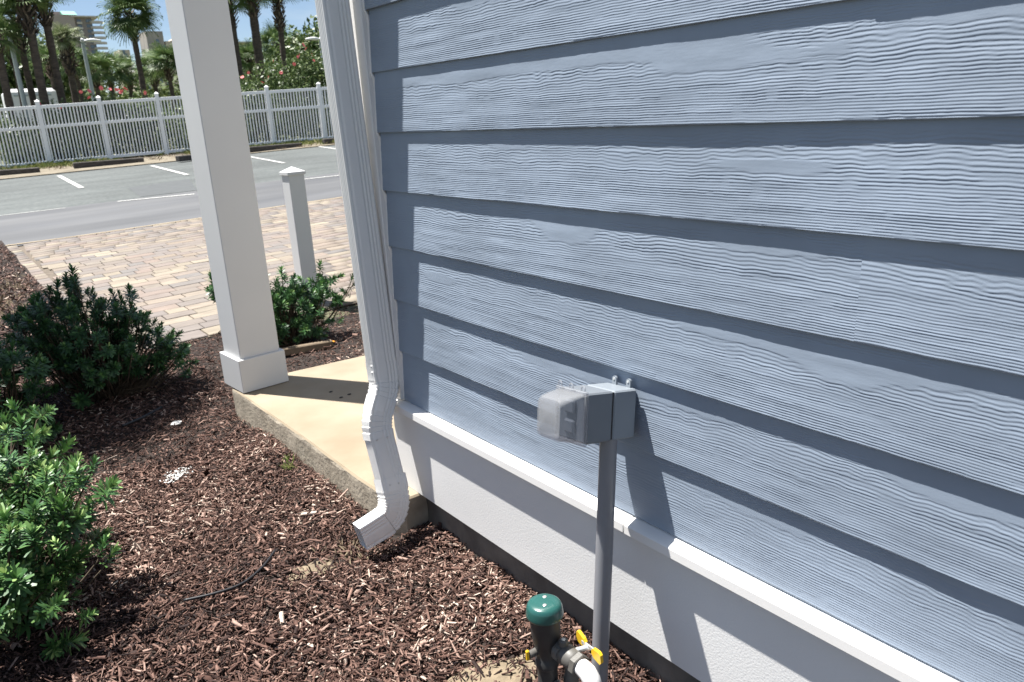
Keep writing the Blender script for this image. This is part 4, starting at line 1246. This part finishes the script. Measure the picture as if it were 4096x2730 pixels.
palm(22, 250, 84, 30.5, 17, 'palm with bare dark trunk at the far left edge', .62, 26, .6, neck_w=1.3)
palm(52, 246, 112, 34, 9, 'thin palm trunk right beside the left lamp post', .6, 22, .6)
palm(79, 243, 52, 31.5, 14, 'palm with a brown ragged neck, second trunk right of the left lamp post', .66, 26, 1.0, neck_w=1.8, dens=1.4, droop=5)
palm(103, 243, 8, 30.5, 18, 'stout palm with a bulging grey neck, tallest of the left clump', .7, 30, 1.0, neck_w=1.7, dens=1.5, droop=0)
palm(144, 240, -14, 31, 16, 'palm with shaggy dead leaf bases just left of the high rise', .7, 30, 1.05, neck_w=1.8, dens=1.5, droop=-8)
palm(131, 240, 140, 38, 8, 'short palm trunk between the two stout left palms', .6, 18, .7)
palm(173, 230, 92, 35, 14, 'palm with silvery green fan leaves below the high rise', .52, 26, 1.3, pale=True, neck_w=1.7, dens=1.3, droop=30)
palm(190, 225, 140, 40, 9, 'small palm behind the middle lamp post', .72, 22, .8)
palm(330, 205, 36, 37, 12, 'full crowned palm standing alone against the sky', .80, 46, 1.05, neck_w=1.7, dens=1.4, droop=40)
palm(222, 205, 164, 46, 10, 'low palm just right of the middle lamp post', .8, 26, .9)
palm(258, 205, 164, 48, 9, 'low palm with yellowish fronds left of the lone palm', .85, 28, .9)
palm(300, 205, 168, 50, 9, 'low palm right in front of the cream building', .8, 26, .9)
palm(357, 205, 160, 46, 9, 'low palm between the lone palm and the porch post', .8, 28, .9)
palm(395, 205, 146, 44, 9, 'low palm cut by the left edge of the porch post', .8, 28, .9)
palm(553, 180, 0, 33, 14, 'palm with curving reddish trunk right beside the porch post', .72, 28, 1.1, neck_w=1.3, dens=.9, droop=8)
palm(598, 160, -12, 33, 19, 'thick trunked palm, middle one of the three right of the porch post', .72, 30, .9, neck_w=1.4, dens=1.3, droop=8)
palm(652, 150, -12, 36, 12, 'palm with spiky leaf bases, rightmost of the three past the porch post', .8, 30, 1.55, neck_w=1.8, dens=1.5, droop=8)
palm(641, 160, 100, 42, 8, 'small dark green palm behind the spiky necked palm', .8, 26, .6)
palm(575, 160, 134, 46, 8, 'low yellowish palm between two trunks right of the porch post', .8, 26, .6)

# a palm just outside the left edge: its crown shades the two dark shrubs
palm_at(Vector((5.72, .34, 0)), 3.25, .14, 'palm beside the paver drive, outside the left edge, shading the dark shrubs', .62, 34, .8, False, 1.6, 1.3, 'sabal palms by the drive', 34, 3)

# ------------------------------------------------------------------ flowering hedge behind the fence
def flower_mesh():
    b = MB()
    for k in range(5):
        a = k * 2 * math.pi / 5; c, s = math.cos(a), math.sin(a)
        vs = [(0, 0, 0), (.6 * c - .5 * s, .6 * s + .5 * c, .2), (.95 * c - .22 * s, .95 * s + .22 * c, .12), (.95 * c + .22 * s, .95 * s - .22 * c, .14), (.6 * c + .5 * s, .6 * s - .5 * c, .24)]
        b.add(vs, [(0, 4, 3, 2, 1)])
    b.tube([(0, 0, 0), (0, 0, .45)], [.05, .03], 5)
    return b.mesh('flower', M['petal'])
FLM = flower_mesh()
def hedge(dx0, dx1, dtop, X, label, flowers=(), n=5200, size=.13, depth=1.0):
    a = at_x(dx0, dtop, X); c = at_x(dx1, dtop, X)
    ctr = (a + c) / 2; zg = lot_z(X, ctr.y); w = abs(a.y - c.y) / 2; hh = (ctr.z - zg)
    e = empty('flowering_shrub', (ctr.x, ctr.y, zg)); tag(e, label, 'shrub', 'flowering shrubs behind the fence')
    cs = [(X + random.uniform(-.2, .2), ctr.y + w * q, zg + hh * .46, depth, w * .55, hh * .52) for q in (-.6, -.1, .45)]
    cs += [(X - .2, ctr.y + w * random.uniform(-.8, .8), zg + hh * random.uniform(.5, .8), depth * .5, w * .3, hh * .22) for _ in range(4)]
    V, T_ = leaf_bush(cs, n, size, .42)
    me = leaf_mesh('foliage', V, T_, M['bush'], (ctr.x, ctr.y, zg)); o = link('foliage', me, e); o['kind'] = 'stuff'
    st = MB()
    for i in range(7):
        y = ctr.y + w * random.uniform(-.7, .7); st.tube([(X, y, zg - .05), (X + random.uniform(-.2, .2), y + random.uniform(-.2, .2), zg + hh * .75)], [.03, .012], 5)
    st.build('stems', M['stem'], e)
    for (fx, fy) in flowers:
        p = at_x(fx, fy, X - depth * .75)
        o = link('flower', FLM, e, p - Vector((ctr.x, ctr.y, zg))); s = random.uniform(.055, .085); o.scale = (s, s, s)
        o.rotation_euler = (random.uniform(-.6, .6), random.uniform(-1.6, -.6), random.random() * 6)
hedge(-30, 70, 262, 30.0, 'low dark shrub behind the fence at the left edge', [], 3500)
hedge(60, 175, 236, 30.2, 'low shrub with one pink bloom behind the second fence post', [(137, 247), (92, 240)], 3800)
hedge(170, 275, 212, 29.8, 'shrub with several pink blooms right of the middle lamp post', [(186, 212), (205, 210), (205, 225), (232, 203), (253, 206)], 4800)
hedge(262, 360, 214, 29.6, 'shrub with a cluster of pink blooms left of the porch post', [(274, 207), (277, 213), (268, 207), (288, 205), (334, 214), (281, 210)], 4600)
hedge(345, 470, 238, 29.2, 'low plain green shrub behind the fence and porch post', [], 3600)
hedge(465, 590, 178, 28.8, 'green shrub with a salmon bloom just right of the porch post', [(557, 178), (571, 168)], 5200)
hedge(570, 680, 150, 28.6, 'broad light leaved shrub in the middle of the right hedge', [(617, 178), (629, 140), (646, 168), (603, 190)], 6400)
hedge(655, 770, 112, 28.4, 'tall shrub with salmon blooms beside the downspout', [(697, 104), (703, 113), (689, 127), (684, 131), (716, 126), (721, 140), (676, 148)], 7500)
hedge(745, 870, 96, 28.0, 'tall shrub hidden behind the downspout', [], 4200)

# dense tree right of the three palms, and the far wood
def crown_tree(dx, dtop, X, rw, label, n=5000, size=.3):
    p = at_x(dx, dtop, X); zg = lot_z(X, p.y); hh = p.z - zg
    e = empty('broadleaf_tree', (p.x, p.y, zg)); tag(e, label, 'tree')
    cs = [(X + random.uniform(-1, 1) * rw * .4, p.y + random.uniform(-.6, .6) * rw, zg + hh * random.uniform(.45, .8), rw * .55, rw * .55, hh * .24) for _ in range(7)]
    V, T_ = leaf_bush(cs, n, size, .5, .4); o = link('crown', leaf_mesh('crown', V, T_, M['bush'], (p.x, p.y, zg)), e); o['kind'] = 'stuff'
    b = MB(); b.tube([(p.x, p.y, zg - .1), (p.x + .1, p.y + .1, zg + hh * .4), (p.x, p.y + .2, zg + hh * .75)], [.22, .15, .06], 8)
    for k in range(4): b.tube([(p.x + .1, p.y + .1, zg + hh * .4), (p.x + random.uniform(-1, 1) * rw * .5, p.y + random.uniform(-1, 1) * rw * .5, zg + hh * .7)], [.09, .03], 6)
    b.build('trunk', M['bark'], e)
crown_tree(735, 48, 38, 2.2, 'bushy green tree rising behind the right hedge by the downspout', 6000, .28)
crown_tree(690, 78, 52, 2.6, 'dull green tree between the spiky palm and the downspout', 4500, .3)
crown_tree(605, 100, 60, 3.0, 'low round tree on the skyline right of the porch post', 4200, .32)
crown_tree(20, 60, 52, 3.0, 'dense dark tree behind the palms at the far left', 6500, .34)
def far_wood():
    cs = []
    for i in range(46):
        dx = -60 + i * 20; p = at_x(dx, 178 - 10 * random.random(), 66 + random.uniform(-5, 5))
        zg = lot_z(p.x, p.y); hh = max(1.5, p.z - zg); cs.append((p.x, p.y, zg + hh * .45, 1.6, 1.5, hh * .55))
    V, T_ = leaf_bush(cs, 15000, .42, .5, .3)
    tag(link('far_wood', leaf_mesh('far_wood', V, T_, M['fartree'], (0, 0, 0))), 'mass of low green growth behind the palms', kind='stuff')
far_wood()

# ------------------------------------------------------------------ lamp posts
def lamp(dx_base, dy_base, dx_top, dy_top, X, arm, label):
    a = at_x(dx_base, dy_base, X); t = at_x(dx_top, dy_top, X); zg = lot_z(X, a.y)
    e = empty('street_lamp', (X, a.y, zg)); tag(e, label, 'lamp post', 'pale lamp posts behind the fence')
    b = MB(); b.tube([(X, a.y, zg - .1), (X, a.y, t.z)], [.085, .065], 10); b.lathe((X, a.y, zg), [(.16, 0), (.16, .05), (.1, .12)], 10); b.build('pole', M['lamp'], e, auto=40)
    y1 = a.y + arm
    b = MB(); b.tube([(X, a.y, t.z - .06), (X, y1 * .5 + a.y * .5, t.z + .02), (X, y1, t.z + .03)], [.035, .03, .03], 7); b.build('arm', M['lamp'], e, smooth=True)
    b = MB(); n = 9; sg = 1 if arm > 0 else -1
    b.tube([(X, y1 + sg * .62 * f, t.z + .05 + .05 * math.sin(f * 3.1)) for f in np.linspace(0, 1, n)], [.04 + .08 * math.sin(min(1, f * 1.25) * 2.6) for f in np.linspace(0, 1, n)], 10, squash=1.0)
    b.v = [(v[0], v[1], t.z + .05 + (v[2] - t.z - .05) * .6) for v in b.v]
    hd = b.build('lamp_head', M['lampwhite'], e, smooth=True)
    b = MB(); b.lathe((X, a.y, t.z), [(.07, 0), (.08, .06), (.05, .13), (.01, .16)], 10); b.build('finial', M['lampwhite'], e, smooth=True)
lamp(58, 245, 21, 72, 31.5, .35, 'pale lamp post leaning arm to the left, at the left edge')
lamp(212, 210, 186, 98, 36, -.04, 'pale lamp post with white head in front of the high rise')
lamp(741, 130, 733, 94, 33, .02, 'pale lamp post with white head against the shrub by the downspout')

# ------------------------------------------------------------------ white trailer behind the palms
def trailer():
    a = at_x(34, 205, 36); c = at_x(78, 212, 36); zg = lot_z(36, a.y)
    e = empty('box_trailer', ((36), (a.y + c.y) / 2, zg)); tag(e, 'white box trailer glimpsed between the palm trunks at the left', 'trailer')
    yy0, yy1 = a.y + .3, at_x(135, 240, 36).y
    zt = a.z
    b = MB(); b.box((37, (yy0 + yy1) / 2, (zg + .55 + zt) / 2), (2.2, abs(yy0 - yy1), zt - zg - .55), bev=.12); b.build('body', M['trailer'], e)
    b = MB(); b.box((35.89, (yy0 + yy1) / 2, zt - .25), (.03, abs(yy0 - yy1) - .4, .06)); b.build('trim', M['lamp'], e)
    for f in (.35, .5):
        b = MB(); b.lathe((35.95, yy0 + (yy1 - yy0) * f, zg + .36), [(.36, 0), (.36, .24)], 18, axis=(1, 0, 0)); b.build('wheel', M['rubber'], e)
trailer()

# ------------------------------------------------------------------ buildings far behind
def building_frame(dx0, dx1, X):
    a = at_x(dx0, 150, X); c = at_x(dx1, 150, X); return a.y, c.y
def high_rise():
    X = 430
    yl = at_x(126, 90, X).y; yg = at_x(180, 90, X).y; yr = at_x(222, 90, X).y
    zt = at_x(176, 35, X).z; zg = lot_z(X, yl) - 1
    e = empty('apartment_tower', (X, (yl + yr) / 2, zg)); tag(e, 'tall taupe apartment tower with curved white balconies behind the palms', 'building')
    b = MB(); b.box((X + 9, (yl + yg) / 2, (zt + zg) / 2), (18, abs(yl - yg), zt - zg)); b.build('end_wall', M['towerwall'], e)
    b = MB(); b.box((X + 12, (yg + yr) / 2, (zt - .8 + zg) / 2), (18, abs(yg - yr), zt - .8 - zg)); b.build('front_wall', M['towertaupe'], e)
    b = MB(); b.box((X + 11, yl - 2.2, (zt + zg) / 2 + .8), (16, 5.2, zt - zg + 1.6)); b.build('stair_tower', M['towertaupe'], e)
    b = MB(); ym = (at_x(143, 30, X).y + at_x(176, 30, X).y) / 2; wv = abs(at_x(143, 30, X).y - at_x(176, 30, X).y)
    b.add([(X - .4, ym + wv / 2, zt), (X - .4, ym - wv / 2, zt), (X + 14, ym - wv / 2, zt), (X + 14, ym + wv / 2, zt), (X + 5, ym + wv / 2, zt + 2.2), (X + 5, ym - wv / 2, zt + 2.2)], [(0, 1, 5, 4), (1, 2, 5), (2, 3, 4, 5), (3, 0, 4)]); b.build('roof', M['greenroof'], e)
    fl = (at_x(222, 63, X).z - at_x(222, 118, X).z) / 4.6
    nfl = int((zt - zg) / fl)
    for i in range(nfl):
        z = zt - 1.4 - i * fl
        if z < zg + 2: break
        # right hand curved balcony
        n = 10; r = 3.3; cy = yr + .6; vs = []
        for zz in (z - fl * .42, z - fl * .42 - .95):
            for k in range(n + 1):
                a = math.pi * (.5 + k / n); vs.append((X + 3 + 3.6 * math.cos(a) * 1.0, cy - 2.4 - 0 + r * .9 * math.sin(a) * 1.0, zz))
        m_ = n + 1
        fs = [(k, k + 1, k + 1 + m_, k + m_) for k in range(n)] + [tuple(range(m_, 2 * m_)), (0, m_, 2 * m_ - 1, n)]
        b = MB(); b.add(vs, fs); bal = b.build('balcony', M['balcony'], e)
        b = MB(); b.box((X + 2.93, yr + 1.3, z - fl * .28), (.1, 2.6, fl * .6)); w = b.build('balcony_window', M['glass'], e)
        # left hand recessed bays
        yb = (yg + yr) / 2 + .4
        b = MB(); b.box((X + 2.6, yb + 1.2, z - fl * .75), (.9, 2.3, .95)); b.build('balcony_parapet', M['balcony'], e)
        b = MB(); b.box((X + 2.95, yb + 1.2, z - fl * .28), (.12, 1.9, fl * .5)); b.build('window', M['glass'], e)
    b = MB(); b.box((X + 9, (yg + yr) / 2 - .8, zt - .5), (19, abs(yg - yr) + 4.2, .5)); b.build('roof_slab', M['balcony'], e)
high_rise()

def cream_block():
    X = 300
    e0 = at_x(334, 72, X); e1 = at_x(373, 72, X); e2 = at_x(395, 84, X)
    zg = lot_z(X, e0.y) - 1
    e = empty('cream_building', (X, e0.y, zg)); tag(e, 'streaked pale building with a raised block, beside the lone palm', 'building')
    b = MB(); b.box((X + 5, (e0.y + e1.y) / 2, (zg + e0.z) / 2), (10, abs(e0.y - e1.y), e0.z - zg)); b.build('raised_block', M['stain'], e)
    z2 = at_x(380, 95, X).z; y3 = at_x(470, 90, X).y
    b = MB(); b.box((X + 6, (e1.y + y3) / 2 - .2, (zg + z2) / 2), (12, abs(e1.y - y3) - .4, z2 - zg)); b.build('wing', M['cream'], e)
    b = MB(); b.add([(X, e1.y - 2, z2), (X, e2.y - 4, z2), (X, e2.y - 4, e2.z + 1.0), (X + 8, e1.y - 2, z2), (X + 8, e2.y - 4, z2), (X + 8, e2.y - 4, e2.z + 1.0)], [(0, 1, 2), (3, 5, 4), (0, 2, 5, 3), (0, 3, 4, 1), (1, 4, 5, 2)]); b.build('gable', M['cream'], e)
    for dx, dy in ((362, 95), (378, 108), (388, 118)):
        p = at_x(dx, dy, X); b = MB(); b.box((X - .02, p.y, p.z), (.12, 1.0, 1.2)); b.build('window', M['glass'], e)
    zl = at_x(280, 114, X).z; ya, yb = at_x(276, 114, X).y, at_x(300, 114, X).y
    b = MB(); b.box((X + 6, (ya + yb) / 2, (zg + zl) / 2), (9, abs(ya - yb), zl - zg)); b.build('low_wing', M['cream'], e)
    for dx, dy in ((287, 120), (293, 128)):
        p = at_x(dx, dy, X); b = MB(); b.box((X + 1.45, p.y, p.z), (.12, .8, 1.5)); b.build('window', M['glass'], e)
cream_block()
def low_block(dx0, dx1, dtop, X, label, bays):
    a = at_x(dx0, dtop, X); c = at_x(dx1, dtop, X); zg = lot_z(X, a.y) - .3
    e = empty('motel_block', (X, (a.y + c.y) / 2, zg)); tag(e, label, 'building')
    w = abs(a.y - c.y); b = MB(); b.box((X + 5, (a.y + c.y) / 2, (zg + a.z) / 2), (9, w, a.z - zg)); b.build('wall', M['cream'], e)
    b = MB(); b.box((X + 4.5, (a.y + c.y) / 2, a.z + .15), (11, w + .6, .3)); b.build('roof', M['balcony'], e)
    hgt = a.z - zg; nf = max(1, int(hgt / 2.8))
    for i in range(bays):
        for k in range(nf):
            y = a.y - w * (i + .5) / bays; z = zg + hgt * (k + .5) / nf
            b = MB(); b.box((X + .46, y, z), (.1, w / bays * .5, hgt / nf * .55)); wi = b.build('window', M['glass'], e)
            b = MB(); b.box((X + .38, y, z - hgt / nf * .36), (.5, w / bays * .62, .08)); b.build('sill', M['balcony'], e)
low_block(330, 392, 160, 110, 'low cream building with balconies behind the palm trunks by the porch post', 4)
low_block(168, 232, 178, 115, 'low cream building seen under the low palms near the middle lamp post', 4)
low_block(545, 600, 99, 260, 'flat roofed far building on the skyline right of the porch post', 5)

# ------------------------------------------------------------------ litter, tubes, timber, debris
def tube_thing(pts, label, r=.0075):
    b = MB(); P = [at_bed(*p) for p in pts]
    P = [Vector((p.x, p.y, float(bed_h(p.x, p.y)) + .018 + dz)) for p, dz in zip(P, np.linspace(.004, -.004, len(P)))]
    Q = bez([tuple(p) for p in P], 8) if len(P) > 2 else P
    b.tube([Vector(tuple(q)) for q in Q], r, 9)
    tag(b.build('irrigation_tube', M['tube'], smooth=True), label, 'tube', 'black irrigation tubes')
tube_thing([(285, 992), (325, 968), (372, 940)], 'black irrigation tube in the shade of the dark shrub')
tube_thing([(425, 1397), (500, 1377), (560, 1352), (605, 1315), (634, 1274)], 'thin black irrigation tube curving through the sunlit mulch', .0045)

def crumple(name, c, size, m_, label, cat, n=9):
    b = MB(); vs = []; fs = []
    for i in range(5):
        for k in range(n):
            f = i / 4; a = 2 * math.pi * k / n; r = math.sin(math.pi * (.12 + .76 * f)) * random.uniform(.7, 1.2)
            vs.append((c[0] + size[0] * r * math.cos(a), c[1] + size[1] * r * math.sin(a), c[2] + size[2] * (f + random.uniform(-.12, .12))))
    for i in range(4):
        for k in range(n):
            a = i * n + k; d = i * n + (k + 1) % n; fs.append((a, d, d + n, a + n))
    fs.append(tuple(range(n))[::-1]); fs.append(tuple(4 * n + k for k in range(n)))
    b.add(vs, fs); return tag(b.build(name, m_), label, cat)
p = at_bed(406, 981); crumple('paper_scrap', (p.x, p.y, float(bed_h(p.x, p.y)) + .008), (.022, .03, .014), M['trash'], 'crumpled white paper scrap in the mulch near the post', 'litter')
cr = []
for i in range(110):
    f = random.gauss(0, .42); p = at_bed(408 + 42 * f, 1096 - 14 * f + random.gauss(0, 6)); cr.append((p.x, p.y, float(bed_h(p.x, p.y)) + .012 + .004 * random.random()))
chips('white_crumbs', np.array(cr), rng.uniform(.004, .016, 110), rng.uniform(.003, .009, 110), rng.uniform(.001, .003, 110), .4, M['trash'], 'white crumbs scattered in one patch on the mulch')
p = at_bed(763, 793, .02); crumple('candy_wrapper', (p.x, p.y, .035), (.02, .035, .012), M['red'], 'shiny red and yellow wrapper on the mulch behind the slab', 'litter')
a = at_bed(640, 818, .02); c = at_bed(765, 796, .02)
b = MB(); d = (c - a); b.box((a + c) / 2 + Vector((0, 0, .018)), (d.length, .045, .05), rot=Euler((0, 0, math.atan2(d.y, d.x))).to_matrix(), bev=.006)
tag(b.build('landscape_timber', mat('brown_timber', (.16, .12, .08), .9, var=.3, vscale=12, stretch=(1, 1, 1), bump=.5, bscale=40)), 'brown landscape timber half buried in the mulch behind the slab', 'timber')
deb = {(803, 908): 'dark scrap on the slab in the post shadow, right one of the pair', (760, 902): 'dark scrap on the slab in the post shadow, left one of the pair', (784, 915): 'tiny dark crumb between the two scraps on the slab'}
for (dx, dy), lb in deb.items():
    r_ = ray(dx, dy); t = -1.284 / r_[2]; p = Vector((r_[0] * t, r_[1] * t, -1.283 + H))
    crumple('leaf_scrap', (p.x, p.y, p.z), (.008, .011, .005), M['dark'], lb, 'debris', 7)
